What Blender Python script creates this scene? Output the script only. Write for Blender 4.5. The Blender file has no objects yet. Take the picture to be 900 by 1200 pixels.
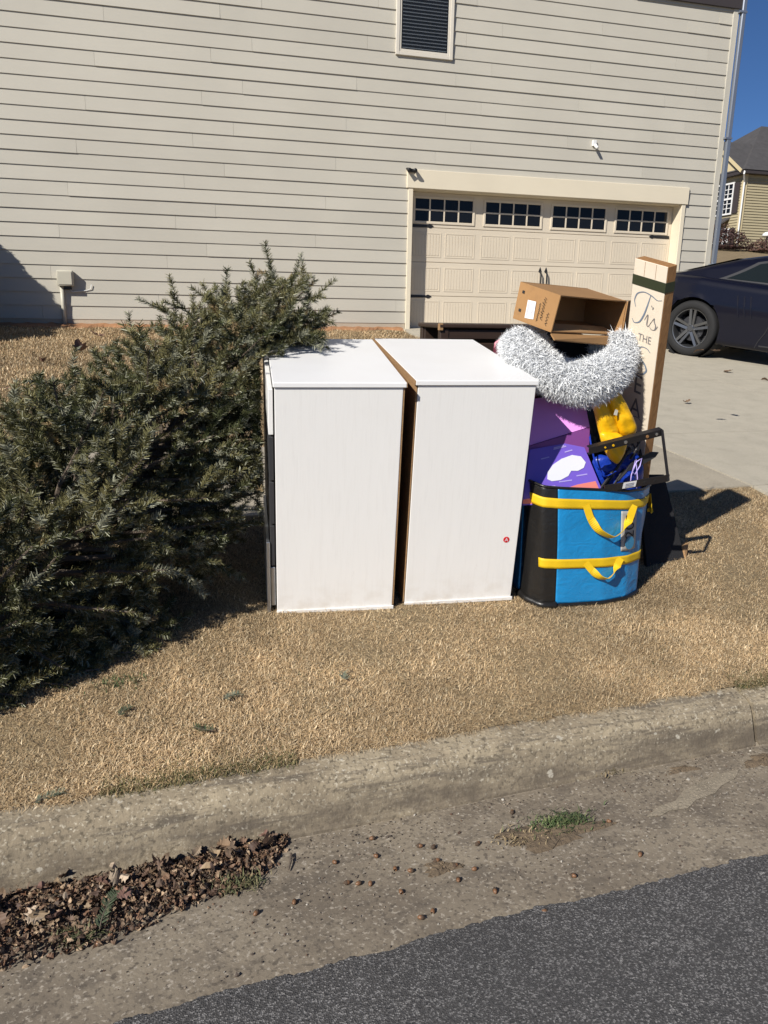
import bpy, math, random
import numpy as np
from mathutils import Matrix, Vector, Euler

# ------------------------------------------------------------------ scene, camera, light
S = bpy.context.scene
COL = S.collection
R = math.radians
rng = np.random.default_rng(7)
random.seed(7)

FPX = 910.0                       # focal length in pixels of the 900x1200 photograph
CAM = np.array([0.0, 0.0, 1.5])
yaw, pitch, roll = R(15.6), R(14.63), R(1.04)
cF = np.array([math.sin(yaw)*math.cos(pitch), math.cos(yaw)*math.cos(pitch), -math.sin(pitch)])
cR = np.array([math.cos(yaw), -math.sin(yaw), 0.0])
cU = np.cross(cR, cF)
cR, cU = math.cos(roll)*cR+math.sin(roll)*cU, -math.sin(roll)*cR+math.cos(roll)*cU
cam = bpy.data.cameras.new('camera'); camo = bpy.data.objects.new('camera', cam); COL.objects.link(camo)
cam.sensor_fit = 'VERTICAL'; cam.sensor_height = 36.0; cam.lens = 36.0*FPX/1200.0
cam.clip_start = 0.05; cam.clip_end = 2000
m = Matrix.Identity(4)
for i in range(3):
    m[i][0], m[i][1], m[i][2], m[i][3] = cR[i], cU[i], -cF[i], CAM[i]
camo.matrix_world = m
S.camera = camo
S.render.resolution_x, S.render.resolution_y = 768, 1024

SUN_AZ, SUN_EL = R(54.0), R(35.5)     # the way the light travels, clockwise from +Y, and its height
W = bpy.data.worlds.new('World'); S.world = W; W.use_nodes = True
nt = W.node_tree; bg = nt.nodes['Background']
sky = nt.nodes.new('ShaderNodeTexSky'); sky.sky_type = 'NISHITA'; sky.sun_disc = False
sky.sun_elevation = SUN_EL; sky.sun_rotation = SUN_AZ+math.pi
sky.altitude = 300; sky.air_density = 0.7; sky.dust_density = 0.0; sky.ozone_density = 10.0
nt.links.new(sky.outputs[0], bg.inputs[0]); bg.inputs[1].default_value = 0.062
sl = bpy.data.lights.new('sun', 'SUN'); sl.energy = 5.0; sl.angle = R(0.53); sl.color = (1.0, 0.955, 0.88)
so = bpy.data.objects.new('sun', sl); COL.objects.link(so)
sdir = Vector((math.sin(SUN_AZ)*math.cos(SUN_EL), math.cos(SUN_AZ)*math.cos(SUN_EL), -math.sin(SUN_EL)))
so.rotation_euler = sdir.to_track_quat('-Z', 'Y').to_euler(); so.location = (-6, -5, 9)
S.view_settings.view_transform = 'Standard'; S.view_settings.look = 'None'
S.view_settings.exposure = 0.27; S.view_settings.gamma = 1.0; S.view_settings.use_curve_mapping = False

# ------------------------------------------------------------------ helpers
def at(x, y, Y):
    """world point at depth Y seen at a photograph pixel (used to survey the place)"""
    d = cF+(x-450)/FPX*cR-(y-600)/FPX*cU
    return CAM+d*(Y/d[1])

MW = {}
def reg(o, mtx): MW[o.name] = mtx; return o
def tag(o, label=None, cat=None, group=None, kind=None):
    if label: o['label'] = label
    if cat: o['category'] = cat
    if group: o['group'] = group
    if kind: o['kind'] = kind
    return o
def empty(name, loc=(0, 0, 0), rot=None, label=None, cat=None, group=None, kind=None):
    o = bpy.data.objects.new(name, None); COL.objects.link(o); o.empty_display_size = 0.1
    mt = Matrix.Translation(Vector(loc))
    if rot is not None: mt = mt @ (rot.to_4x4() if isinstance(rot, Matrix) else Euler(rot).to_matrix().to_4x4())
    o.matrix_world = mt; reg(o, mt)
    return tag(o, label, cat, group, kind)

def mesh_obj(name, V, F, mat, parent=None, local=False, smooth=False, col=None, kind=None):
    V = np.asarray(V, float)
    root = parent
    if parent is not None:
        while root.parent is not None: root = root.parent
        mt = MW.get(root.name)
        if mt is not None and not local:
            inv = np.array(mt.inverted()); V = V@inv[:3, :3].T+inv[:3, 3]
    me = bpy.data.meshes.new(name)
    me.from_pydata(V if len(V) > 2000 else V.tolist(), [], F if isinstance(F, np.ndarray) else [tuple(f) for f in F])
    if isinstance(mat, (list, tuple)):
        for q in mat: me.materials.append(q)
    elif mat: me.materials.append(mat)
    if smooth: me.polygons.foreach_set('use_smooth', np.ones(len(me.polygons), bool))
    if col is not None:
        a = me.color_attributes.new('col', 'FLOAT_COLOR', 'POINT')
        c = np.ones((len(V), 4), np.float32); c[:, :3] = col; a.data.foreach_set('color', c.ravel())
    me.update()
    o = bpy.data.objects.new(name, me); COL.objects.link(o)
    if parent is not None: o.parent = parent
    if kind: o['kind'] = kind
    return o

class MB:
    def __init__(s): s.v = []; s.f = []; s.mi = []
    def add(s, V, F, mi=0):
        n = len(s.v); s.v += [tuple(map(float, p)) for p in V]; s.f += [tuple(i+n for i in f) for f in F]; s.mi += [mi]*len(F); return s
    def box(s, lo, hi, mi=0):
        (a, b, c), (d, e, f) = lo, hi
        return s.add([(a, b, c), (d, b, c), (d, e, c), (a, e, c), (a, b, f), (d, b, f), (d, e, f), (a, e, f)],
                     [(0, 3, 2, 1), (4, 5, 6, 7), (0, 1, 5, 4), (1, 2, 6, 5), (2, 3, 7, 6), (3, 0, 4, 7)], mi)
    def cbox(s, lo, hi, b=.004, mi=0):
        """box with chamfered edges"""
        lo, hi = np.array(lo, float), np.array(hi, float); b = min(b, *(abs(hi-lo)/2.5))
        V = []; idx = {}
        for i in (0, 1):
            for j in (0, 1):
                for k in (0, 1):
                    c = np.where([i, j, k], hi, lo); sgn = np.where([i, j, k], -1, 1)
                    for ax in range(3):
                        p = c+sgn*b; p[ax] = c[ax]; idx[(i, j, k, ax)] = len(V); V.append(p)
        F = []
        for ax in range(3):
            o = [a for a in range(3) if a != ax]
            for e in (0, 1):
                q = []
                for u, w in ((0, 0), (1, 0), (1, 1), (0, 1)):
                    k = [0, 0, 0]; k[ax] = e; k[o[0]] = u; k[o[1]] = w; q.append(idx[(*k, ax)])
                F.append(q)
        for ax in range(3):          # edges along ax
            o = [a for a in range(3) if a != ax]
            for u in (0, 1):
                for w in (0, 1):
                    k0 = [0, 0, 0]; k0[o[0]] = u; k0[o[1]] = w; k1 = list(k0); k1[ax] = 1
                    F.append([idx[(*k0, o[0])], idx[(*k1, o[0])], idx[(*k1, o[1])], idx[(*k0, o[1])]])
        for i in (0, 1):
            for j in (0, 1):
                for k in (0, 1): F.append([idx[(i, j, k, a)] for a in range(3)])
        return s.add(V, F, mi)
    def slab(s, q, t, mi=0, back=True):
        """quad q (4 points, seen from the front anticlockwise) given thickness t behind it"""
        q = np.array(q, float); n = np.cross(q[1]-q[0], q[3]-q[0]); n /= np.linalg.norm(n)
        V = list(q)+list(q-n*t)
        return s.add(V, [(0, 1, 2, 3), (7, 6, 5, 4), (0, 4, 5, 1), (1, 5, 6, 2), (2, 6, 7, 3), (3, 7, 4, 0)], mi)
    def bar(s, a, b, w, h, up=(0, 0, 1), mi=0):
        a, b, up = np.array(a, float), np.array(b, float), np.array(up, float)
        d = b-a; d /= np.linalg.norm(d); x = np.cross(d, up); x /= np.linalg.norm(x); y = np.cross(x, d)
        V = [p+sx*x*w/2+sy*y*h/2 for p in (a, b) for sx, sy in ((-1, -1), (1, -1), (1, 1), (-1, 1))]
        return s.add(V, [(0, 3, 2, 1), (4, 5, 6, 7), (0, 1, 5, 4), (1, 2, 6, 5), (2, 3, 7, 6), (3, 0, 4, 7)], mi)
    def tube(s, pts, r, n=8, mi=0, cap=True):
        pts = [np.array(p, float) for p in pts]; N = len(pts)
        r = [r]*N if np.isscalar(r) else r
        V = []; u = None
        for i, p in enumerate(pts):
            d = pts[min(i+1, N-1)]-pts[max(i-1, 0)]; d = d/(np.linalg.norm(d)+1e-9)
            if u is None:
                u = np.cross(d, (0, 0, 1.0)) if abs(d[2]) < .9 else np.cross(d, (1.0, 0, 0))
            u = u-d*(u@d); u = u/(np.linalg.norm(u)+1e-9); w = np.cross(d, u)
            for k in range(n):
                a = 2*math.pi*k/n; V.append(p+r[i]*(math.cos(a)*u+math.sin(a)*w))
        F = [(i*n+k, i*n+(k+1) % n, (i+1)*n+(k+1) % n, (i+1)*n+k) for i in range(N-1) for k in range(n)]
        if cap: F += [tuple(range(n-1, -1, -1)), tuple((N-1)*n+k for k in range(n))]
        return s.add(V, F, mi)
    def lathe(s, prof, c, ax, n=32, mi=0):
        """prof: (radius, offset along ax) revolved round the axis ax through c"""
        c, ax = np.array(c, float), np.array(ax, float); ax /= np.linalg.norm(ax)
        u = np.cross(ax, (0, 0, 1.0)) if abs(ax[2]) < .9 else np.cross(ax, (1.0, 0, 0)); u /= np.linalg.norm(u); w = np.cross(ax, u)
        V = [c+ax*h+r*(math.cos(2*math.pi*k/n)*u+math.sin(2*math.pi*k/n)*w) for r, h in prof for k in range(n)]
        F = [(i*n+k, i*n+(k+1) % n, (i+1)*n+(k+1) % n, (i+1)*n+k) for i in range(len(prof)-1) for k in range(n)]
        return s.add(V, F, mi)
    def prism(s, pts, n, mi=0):
        """closed outline pts pushed back by vector n"""
        pts = np.array(pts, float); N = len(pts); n = np.array(n, float)
        return s.add(list(pts)+list(pts+n), [tuple(range(N)), tuple(range(2*N-1, N-1, -1))]+[(i, N+i, N+(i+1) % N, (i+1) % N) for i in range(N)], mi)
    def build(s, name, mat, parent=None, smooth=False, local=False, kind=None, auto=None):
        o = mesh_obj(name, s.v, s.f, mat, parent, local, smooth, None, kind)
        if isinstance(mat, (list, tuple)): o.data.polygons.foreach_set('material_index', s.mi)
        if auto: 
            o.data.polygons.foreach_set('use_smooth', np.ones(len(s.f), bool)); o.data.set_sharp_from_angle(angle=R(auto))
        return o

# ------------------------------------------------------------------ materials
def lin(h):
    h = h.lstrip('#'); c = [int(h[i:i+2], 16)/255 for i in (0, 2, 4)]
    return tuple(x/12.92 if x <= .04045 else ((x+.055)/1.055)**2.4 for x in c)
class Mat:
    def __init__(s, name, base=(.5, .5, .5), rough=.6, metal=0, spec=.5, coat=0):
        s.m = bpy.data.materials.new(name); s.m.use_nodes = True; s.t = s.m.node_tree; s.b = s.t.nodes['Principled BSDF']
        s.geo = s.t.nodes.new('ShaderNodeNewGeometry'); s.pos = s.geo.outputs['Position']
        s.b.inputs['Base Color'].default_value = (*base, 1); s.b.inputs['Roughness'].default_value = rough
        s.b.inputs['Metallic'].default_value = metal; s.b.inputs['Specular IOR Level'].default_value = spec
        s.b.inputs['Coat Weight'].default_value = coat; s.b.inputs['Coat Roughness'].default_value = .05
        s.col = None; s.base = base; s.nrm = None
    def use_object(s):
        s.pos = s.t.nodes.new('ShaderNodeTexCoord').outputs['Object']; return s
    def noise(s, scale, detail=5, stretch=None, rough=.55):
        n = s.t.nodes.new('ShaderNodeTexNoise'); n.inputs['Scale'].default_value = scale; n.inputs['Detail'].default_value = detail; n.inputs['Roughness'].default_value = rough
        if stretch:
            mp = s.t.nodes.new('ShaderNodeMapping'); mp.inputs['Scale'].default_value = stretch
            s.t.links.new(s.pos, mp.inputs[0]); s.t.links.new(mp.outputs[0], n.inputs['Vector'])
        else: s.t.links.new(s.pos, n.inputs['Vector'])
        return n.outputs['Fac']
    def voro(s, scale, out='Distance', feature='F1'):
        n = s.t.nodes.new('ShaderNodeTexVoronoi'); n.inputs['Scale'].default_value = scale; n.feature = feature
        s.t.links.new(s.pos, n.inputs['Vector']); return n.outputs[out]
    def ramp(s, src, a, b, ca=0., cb=1.):
        n = s.t.nodes.new('ShaderNodeMapRange'); n.inputs[1].default_value = a; n.inputs[2].default_value = b; n.inputs[3].default_value = ca; n.inputs[4].default_value = cb
        s.t.links.new(src, n.inputs[0]); return n.outputs[0]
    def mul(s, a, b):
        n = s.t.nodes.new('ShaderNodeMath'); n.operation = 'MULTIPLY'; s.t.links.new(a, n.inputs[0]); s.t.links.new(b, n.inputs[1]); return n.outputs[0]
    def mix(s, fac, c, mode='MIX', amt=None):
        """mix colour c over what is there, by socket fac"""
        n = s.t.nodes.new('ShaderNodeMix'); n.data_type = 'RGBA'; n.blend_type = mode
        if fac is None: n.inputs[0].default_value = amt
        else: s.t.links.new(fac, n.inputs[0])
        if s.col is None: n.inputs[6].default_value = (*s.base, 1)
        else: s.t.links.new(s.col, n.inputs[6])
        if isinstance(c, tuple): n.inputs[7].default_value = (*c, 1)
        else: s.t.links.new(c, n.inputs[7])
        s.col = n.outputs[2]; return s
    def attr(s, name='col'):
        n = s.t.nodes.new('ShaderNodeAttribute'); n.attribute_name = name; s.col = n.outputs['Color']; return s
    def bump(s, h, strength=.3, dist=.01):
        n = s.t.nodes.new('ShaderNodeBump'); n.inputs['Strength'].default_value = strength; n.inputs['Distance'].default_value = dist
        s.t.links.new(h, n.inputs['Height'])
        if s.nrm is not None: s.t.links.new(s.nrm, n.inputs['Normal'])
        s.nrm = n.outputs[0]; return s
    def rough(s, src): s.t.links.new(src, s.b.inputs['Roughness']); return s
    def done(s):
        if s.col is not None: s.t.links.new(s.col, s.b.inputs['Base Color'])
        if s.nrm is not None: s.t.links.new(s.nrm, s.b.inputs['Normal'])
        return s.m
def sc(c, k): return tuple(x*k for x in c)
def simple(name, c, rough=.6, var=.12, vs=9, bump=.15, bs=120, bd=.002, **kw):
    M = Mat(name, sc(c, 1-var), rough, **kw)
    M.mix(M.noise(vs), sc(c, 1+var))
    if bump: M.bump(M.noise(bs), bump, bd)
    return M.done()

MAT = {}
# asphalt: dark binder with pale and dark chips
M = Mat('asphalt', (.058, .055, .053), .85)
v = M.voro(270, 'Color'); sp = M.t.nodes.new('ShaderNodeSeparateColor'); M.t.links.new(v, sp.inputs[0])
M.mix(M.ramp(sp.outputs[0], .6, .95, 0, .9), (.25, .24, .23)); M.mix(M.ramp(sp.outputs[1], .8, 1.0, 0, .8), (.02, .02, .022))
M.mix(M.ramp(M.noise(2.2), .45, .75, 0, .35), (.035, .034, .034)); M.mix(M.ramp(M.noise(60), .68, .74, 0, .7), (.36, .35, .33))
M.bump(M.voro(270), .6, .004); M.bump(M.noise(9), .2, .01); MAT['asphalt'] = M.done()
def concrete(name, c, stain, spk=.5, seed=0):
    M = Mat(name, c, .85)
    M.mix(M.ramp(M.noise(1.7+seed), .4, .7, 0, .5), sc(c, .78)); M.mix(M.ramp(M.noise(6.3+seed, 7), .5, .72, 0, stain), sc(c, .48))
    M.mix(M.ramp(M.noise(110, 5), .54, .68, 0, spk), sc(c, .5)); M.mix(M.ramp(M.noise(140, 5, (1, 1, 1.2)), .57, .70, 0, spk), sc(c, 1.7))
    M.bump(M.noise(130, 7), .6, .005); M.bump(M.noise(14, 6), .2, .008)
    return M.done()
M = Mat('gutter_concrete', (.25, .208, .152), .9)
M.mix(M.ramp(M.noise(2.1, 7, (1, 1.6, 1), .6), .40, .60, 0, .7), (.135, .108, .080)); M.mix(M.ramp(M.noise(7.3, 8, (1, 1.5, 1), .65), .52, .62, 0, .55), (.10, .082, .064))
M.mix(M.ramp(M.noise(3.3, 8, (.8, 2.2, 1), .65), .60, .68, 0, .6), (.34, .29, .22))
M.mix(M.ramp(M.noise(72, 6), .53, .64, 0, .85), (.10, .082, .062)); M.mix(M.ramp(M.noise(88, 6, (1, 1.1, 1)), .57, .66, 0, .85), (.40, .35, .28))
M.bump(M.noise(90, 5), .35, .004); M.bump(M.noise(15, 7), .3, .01); MAT['gutter'] = M.done()
MAT['slab'] = concrete('slab_concrete', (.43, .39, .31), .2, .35, 2)
MAT['walk'] = concrete('walk_concrete', (.37, .325, .25), .25, .45, 3)
# kerb: weathered concrete with dark drip and scuff streaks along its length
M = Mat('kerb_concrete', (.34, .28, .19), .9)
M.mix(M.ramp(M.noise(4.1, 8, (1, 1, 2.5), .65), .42, .62, 0, .65), (.19, .15, .10))
M.mix(M.ramp(M.noise(5.5, 10, (.5, 4, 6), .7), .52, .62, 0, .75), (.085, .07, .055)); M.mix(M.ramp(M.noise(2.6, 9, (.6, 5, 5), .7), .54, .62, 0, .65), (.12, .10, .075))
M.mix(M.ramp(M.noise(78, 6), .53, .64, 0, .85), (.11, .09, .06)); M.mix(M.ramp(M.noise(92, 6, (1, 1, 1.1)), .57, .66, 0, .8), (.52, .46, .35))
sx_ = M.t.nodes.new('ShaderNodeSeparateXYZ'); M.t.links.new(M.pos, sx_.inputs[0])
M.mix(M.mul(M.ramp(sx_.outputs[2], .095, .02, 0, 1), M.ramp(M.noise(4.5, 9, (.8, 1, 2), .7), .36, .6, .15, .95)), (.115, .092, .066))
M.mix(M.ramp(M.noise(21, 6), .66, .70, 0, .6), (.55, .51, .42))
M.bump(M.noise(95, 5), .4, .005); M.bump(M.noise(25, 8), .4, .010); MAT['kerb'] = M.done()
M = Mat('dirt', (.17, .125, .08), .95); M.mix(M.noise(7), (.11, .08, .05)); M.bump(M.noise(60, 8), .6, .02); MAT['dirt'] = M.done()
M = Mat('lawn_soil', (.235, .175, .095), .95); M.mix(M.ramp(M.noise(3), .4, .7), (.30, .22, .12)); M.mix(M.ramp(M.noise(50), .45, .65, 0, .7), (.12, .085, .045))
M.bump(M.noise(70, 8), .8, .02); MAT['soil'] = M.done()
M = Mat('red_clay', (.42, .20, .09), .95); M.mix(M.noise(14), (.30, .16, .08)); M.bump(M.noise(90, 8), .6, .02); MAT['clay'] = M.done()
M = Mat('grass_blades', (.3, .22, .12), .8); M.attr(); MAT['grass'] = M.done()
M = Mat('dead_leaf_skin', (.2, .12, .06), .7); M.attr(); M.bump(M.noise(150), .3, .003); MAT['leaf'] = M.done()
M = Mat('fir_needles', (.05, .07, .03), .6, spec=.15); M.attr(); MAT['needle'] = M.done()
MAT['bark'] = simple('bark', (.13, .10, .075), .9, .3, 20, .6, 60, .01)
# house
def painted(name, c, grain=(2, 2, 60)):
    M = Mat(name, c, .55, spec=.35)
    M.mix(M.ramp(M.noise(.9, 3), .35, .7), sc(c, .93)); M.mix(M.ramp(M.noise(6, 5, (.5, 1, 3)), .5, .8, 0, .35), sc(c, .9))
    M.bump(M.noise(14, 5, grain), .12, .004)
    return M.done()
SID = (.512, .480, .405)
MAT['siding'] = [painted('siding_paint_%s' % k, sc(SID, f)) for k, f in zip('abcd', (1.0, .975, 1.02, .955))]
MAT['trim'] = painted('cream_trim_paint', (.72, .64, .49))
MAT['wtrim'] = painted('window_trim_paint', (.66, .61, .52))
MAT['door'] = painted('garage_door_paint', (.66, .575, .45), (60, 2, 2))
MAT['dglass'] = simple('dark_door_glass', (.008, .009, .011), .08, 0, 5, 0, spec=.25)
MAT['iron'] = simple('black_iron', (.012, .012, .013), .45, .2, 30, .1)
MAT['eave'] = painted('dark_brown_eave_paint', (.05, .042, .042))
MAT['tin'] = simple('grey_painted_downspout', (.25, .275, .32), .32, .05, 5, .05, 30, metal=.55)
MAT['found'] = simple('foundation_stucco', (.45, .38, .29), .9, .15, 6, .4, 60, .006)
MAT['inner'] = simple('dark_interior', (.02, .02, .022), .9, 0, 4, 0)
MAT['blind'] = simple('blind_slat_vinyl', (.55, .55, .55), .5, .05, 8, 0)
M = Mat('window_glass', (.02, .025, .03), .03); tr = M.t.nodes.new('ShaderNodeBsdfTransparent'); tr.inputs[0].default_value = (.82, .84, .86, 1)
mx = M.t.nodes.new('ShaderNodeMixShader'); mx.inputs[0].default_value = .25
out = [n for n in M.t.nodes if n.type == 'OUTPUT_MATERIAL'][0]
M.t.links.new(tr.outputs[0], mx.inputs[1]); M.t.links.new(M.b.outputs[0], mx.inputs[2]); M.t.links.new(mx.outputs[0], out.inputs[0]); MAT['glass'] = M.done()
MAT['greybox'] = simple('grey_beige_plastic', (.50, .47, .38), .45, .05, 12, .05)
MAT['white'] = simple('white_plastic', (.75, .75, .73), .4, .04, 12, 0)
# furniture
M = Mat('white_woodgrain_foil', (.80, .785, .755), .42, spec=.4).use_object()
g1 = M.noise(9, 6, (14, 14, .9)); g2 = M.noise(2.2, 4, (7, 7, .8))
M.mix(M.ramp(g1, .5, .72, 0, .28), (.70, .68, .645)); M.mix(M.ramp(g2, .55, .72, 0, .22), (.85, .84, .815)); M.mix(M.ramp(M.noise(3, 5), .62, .8, 0, .25), (.68, .64, .58)); so_ = M.t.nodes.new('ShaderNodeSeparateXYZ'); M.t.links.new(M.pos, so_.inputs[0]); M.mix(M.mul(M.ramp(so_.outputs[2], .16, .0, 0, 1), M.ramp(M.noise(16, 7), .42, .66, 0, .35)), (.50, .42, .32)); M.mix(M.ramp(M.noise(5, 9, (1, 1, .35), .7), .70, .73, 0, .35), (.55, .52, .48))
M.bump(g1, .25, .0015); MAT['foil'] = M.done()
M = Mat('white_top_laminate', (.84, .835, .825), .33, spec=.45).use_object(); M.mix(M.ramp(M.noise(4), .4, .75, 0, .3), (.74, .72, .69)); M.bump(M.noise(60, 3), .04, .001); MAT['laminate'] = M.done()
M = Mat('raw_chipboard', (.36, .215, .10), .85); M.mix(M.ramp(M.noise(160, 4), .4, .65), (.24, .135, .06)); M.bump(M.noise(200), .3, .002); MAT['chip'] = M.done()
MAT['gapshade'] = simple('drawer_gap_shade', (.03, .03, .032), .7, .2, 8, 0)
MAT['steel'] = simple('drawer_runner_steel', (.42, .44, .47), .35, .1, 30, .05, metal=.9)
M = Mat('dark_stained_wood', (.050, .028, .018), .5); M.mix(M.noise(6, 6, (1, 12, 12)), (.022, .013, .009)); M.bump(M.noise(40), .1, .002); MAT['dwood'] = M.done()
M = Mat('sign_cream_paint', (.78, .68, .54), .65); M.mix(M.ramp(M.noise(11), .45, .75, 0, .4), (.71, .60, .46)); M.bump(M.noise(40, 4, (8, 8, 1)), .1, .002); MAT['signp'] = M.done()
M = Mat('sign_raw_wood_edge', (.32, .165, .062), .7); M.mix(M.ramp(M.noise(12, 5, (9, 9, 1)), .4, .7), (.22, .105, .036)); M.bump(M.noise(70), .15, .002); MAT['signw'] = M.done()
MAT['signg'] = simple('sign_green_paint', (.030, .038, .016), .6, .2, 20, .1)
MAT['inkg'] = simple('sign_grey_lettering', (.20, .185, .18), .6, .15, 40, 0)
MAT['inkb'] = simple('sign_blue_lettering', (.17, .215, .28), .6, .15, 40, 0)
M = Mat('cardboard', (.33, .178, .068), .85).use_object(); M.mix(M.ramp(M.noise(5), .4, .75, 0, .6), (.27, .142, .052)); M.mix(M.ramp(M.noise(22, 6), .6, .75, 0, .5), (.25, .135, .055)); M.bump(M.noise(30), .1, .003); MAT['card'] = M.done()
M = Mat('cardboard_inside', (.33, .20, .095), .9).use_object(); M.mix(M.ramp(M.noise(9), .4, .75, 0, .6), (.25, .145, .07)); MAT['cardin'] = M.done()
MAT['paper'] = simple('white_paper_label', (.74, .73, .72), .6, .03, 20, 0)
MAT['ink'] = simple('black_print', (.015, .014, .014), .7, 0, 5, 0)
MAT['faint'] = simple('grey_print', (.30, .30, .34), .7, 0, 5, 0)
M = Mat('faux_fur', (.74, .75, .76), .75); M.attr(); MAT['fur'] = M.done()
MAT['furbase'] = simple('faux_fur_backing', (.62, .63, .64), .9, .2, 60, .5, 200, .01)
MAT['blackcloth'] = simple('black_plush', (.012, .012, .014), .95, .3, 40, .6, 150, .006)
def tarp(name, c, rough=.33, k=.6):
    M = Mat(name, c, rough, spec=.5); M.mix(M.ramp(M.noise(9), .35, .7, 0, .45), sc(c, .72))
    n_ = M.noise(11, 3, (1, 1, 1.8), .5).node; n_.inputs['Distortion'].default_value = 1.6; n2 = M.noise(34, 2, (1, 1, .6), .5).node; n2.inputs['Distortion'].default_value = 2.0
    M.bump(n_.outputs['Fac'], k*.6, .014); M.bump(n2.outputs['Fac'], k*.5, .004)
    return M.done()
MAT['tblue'] = tarp('blue_woven_tarp', (.012, .235, .53), .36, .5); MAT['tblack'] = tarp('black_woven_tarp', (.013, .012, .011), .36, .35)
MAT['webbing'] = simple('yellow_webbing', (.72, .46, .005), .6, .12, 30, .35, 400, .002)
MAT['yfab'] = tarp('yellow_nylon', (.86, .47, .004), .4, .5); MAT['bfab'] = tarp('royal_blue_nylon', (.008, .04, .36), .35, .7)
MAT['pink'] = simple('orchid_box_card', (.74, .30, .76), .45, .04, 8, .03); MAT['pinkshade'] = simple('shaded_orchid_card', (.22, .06, .26), .45, .05, 8, .03)
MAT['violet'] = simple('violet_box_card', (.19, .115, .60), .42, .04, 8, .03); MAT['coral'] = simple('coral_print', (.85, .25, .20), .45, .03, 8, 0)
MAT['wprint'] = simple('white_print', (.80, .80, .84), .5, .03, 8, 0); MAT['lil'] = simple('lilac_print', (.46, .38, .78), .5, .03, 8, 0)
MAT['bmetal'] = simple('black_powder_coat', (.014, .013, .015), .42, .2, 40, .15, 300, .001)
MAT['zinc'] = simple('bright_hole_metal', (.6, .6, .6), .3, .05, 30, 0, metal=.9)
MAT['red'] = simple('red_sticker', (.62, .012, .02), .4, .02, 20, 0); MAT['maroon'] = simple('dark_red_cloth', (.10, .008, .022), .8, .3, 20, .5, 60, .01)
MAT['pinkpl'] = simple('pink_plastic', (.65, .22, .27), .4, .1, 20, .05); MAT['grey20'] = simple('grey_label', (.42, .40, .36), .6, .06, 20, 0); MAT['dot'] = simple('blue_dot_print', (.04, .23, .40), .5, .03, 20, 0)

# ------------------------------------------------------------------ the ground
TILT = .06           # the street runs slightly askew to the house
PROF = [(-12, .10), (1.45, 0), (1.97, -.035), (2.0, -.02), (2.055, .085), (2.085, .112), (2.14, .132), (4.05, .404), (5.55, .515), (12.4, 1.19), (16, 1.36)]
PX = [p[0] for p in PROF]; PZ = [p[1] for p in PROF]
def vcoord(x, y): return y-TILT*np.asarray(x)*np.clip(1-np.clip(np.asarray(y)-2, 0, None)/5.0, 0, 1)
def ycoord(x, v):
    y = np.asarray(v, float)+0*np.asarray(x, float)
    for _ in range(25): y = v+TILT*np.asarray(x)*np.clip(1-np.clip(y-2, 0, None)/5.0, 0, 1)
    return y
def zg(x, y):
    return np.interp(vcoord(x, y), PX, PZ)
def sheet(name, x0, x1, v0, v1, nx, nv, mat, lift=0., parent=None, kind='structure', rough=0., thick=0.):
    xs = np.linspace(x0, x1, nx+1); vs = np.unique(np.concatenate([np.linspace(v0, v1, nv+1), [p for p in PX if v0 < p < v1]]))
    X, Vv = np.meshgrid(xs, vs); Y = ycoord(X, Vv); Z = np.interp(Vv, PX, PZ)+lift
    if rough:
        Z = Z+rough*(np.sin(X*3.1+Y*1.7)+np.sin(X*7.3-Y*5.9)+.6*np.sin(X*13.7+Y*11.1))/2.6
    P = np.stack([X.ravel(), Y.ravel(), Z.ravel()], 1); a = len(xs); b = len(vs)
    F = [(j*a+i, j*a+i+1, (j+1)*a+i+1, (j+1)*a+i) for j in range(b-1) for i in range(a-1)]
    if thick:
        n = len(P); P = np.vstack([P, P-np.array([0, 0, thick])])
        ring = [i for i in range(a)]+[j*a+a-1 for j in range(1, b)]+[(b-1)*a+i for i in range(a-2, -1, -1)]+[j*a for j in range(b-2, 0, -1)]
        F += [(ring[(k+1) % len(ring)], ring[k], ring[k]+n, ring[(k+1) % len(ring)]+n) for k in range(len(ring))]
    o = mesh_obj(name, P, F, mat, parent)
    if parent is None: o['kind'] = kind
    return o
# wide base terrain: falls away below the built pieces near the camera, climbs to the next street behind
gx = np.concatenate([np.linspace(-300, -30, 12), np.linspace(-24, 30, 28), np.linspace(36, 300, 16)])
gy = np.concatenate([np.linspace(-200, -14, 12), np.linspace(-12, 16, 30), np.linspace(18, 60, 16), np.linspace(70, 420, 14)])
GX, GY = np.meshgrid(gx, gy)
def zfar(x, y):
    z = zg(x, y)-.22
    z = z+np.clip((y-17)/29, 0, 1)*4.75*np.clip((x-9)/12, 0, 1)+np.clip((y-60)/300, 0, 1)*6
    return z
GZ = zfar(GX, GY); a = len(gx)
base = mesh_obj('ground', np.stack([GX.ravel(), GY.ravel(), GZ.ravel()], 1), [(j*a+i, j*a+i+1, (j+1)*a+i+1, (j+1)*a+i) for j in range(len(gy)-1) for i in range(a-1)], MAT['soil'], smooth=True); base['kind'] = 'structure'

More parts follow.
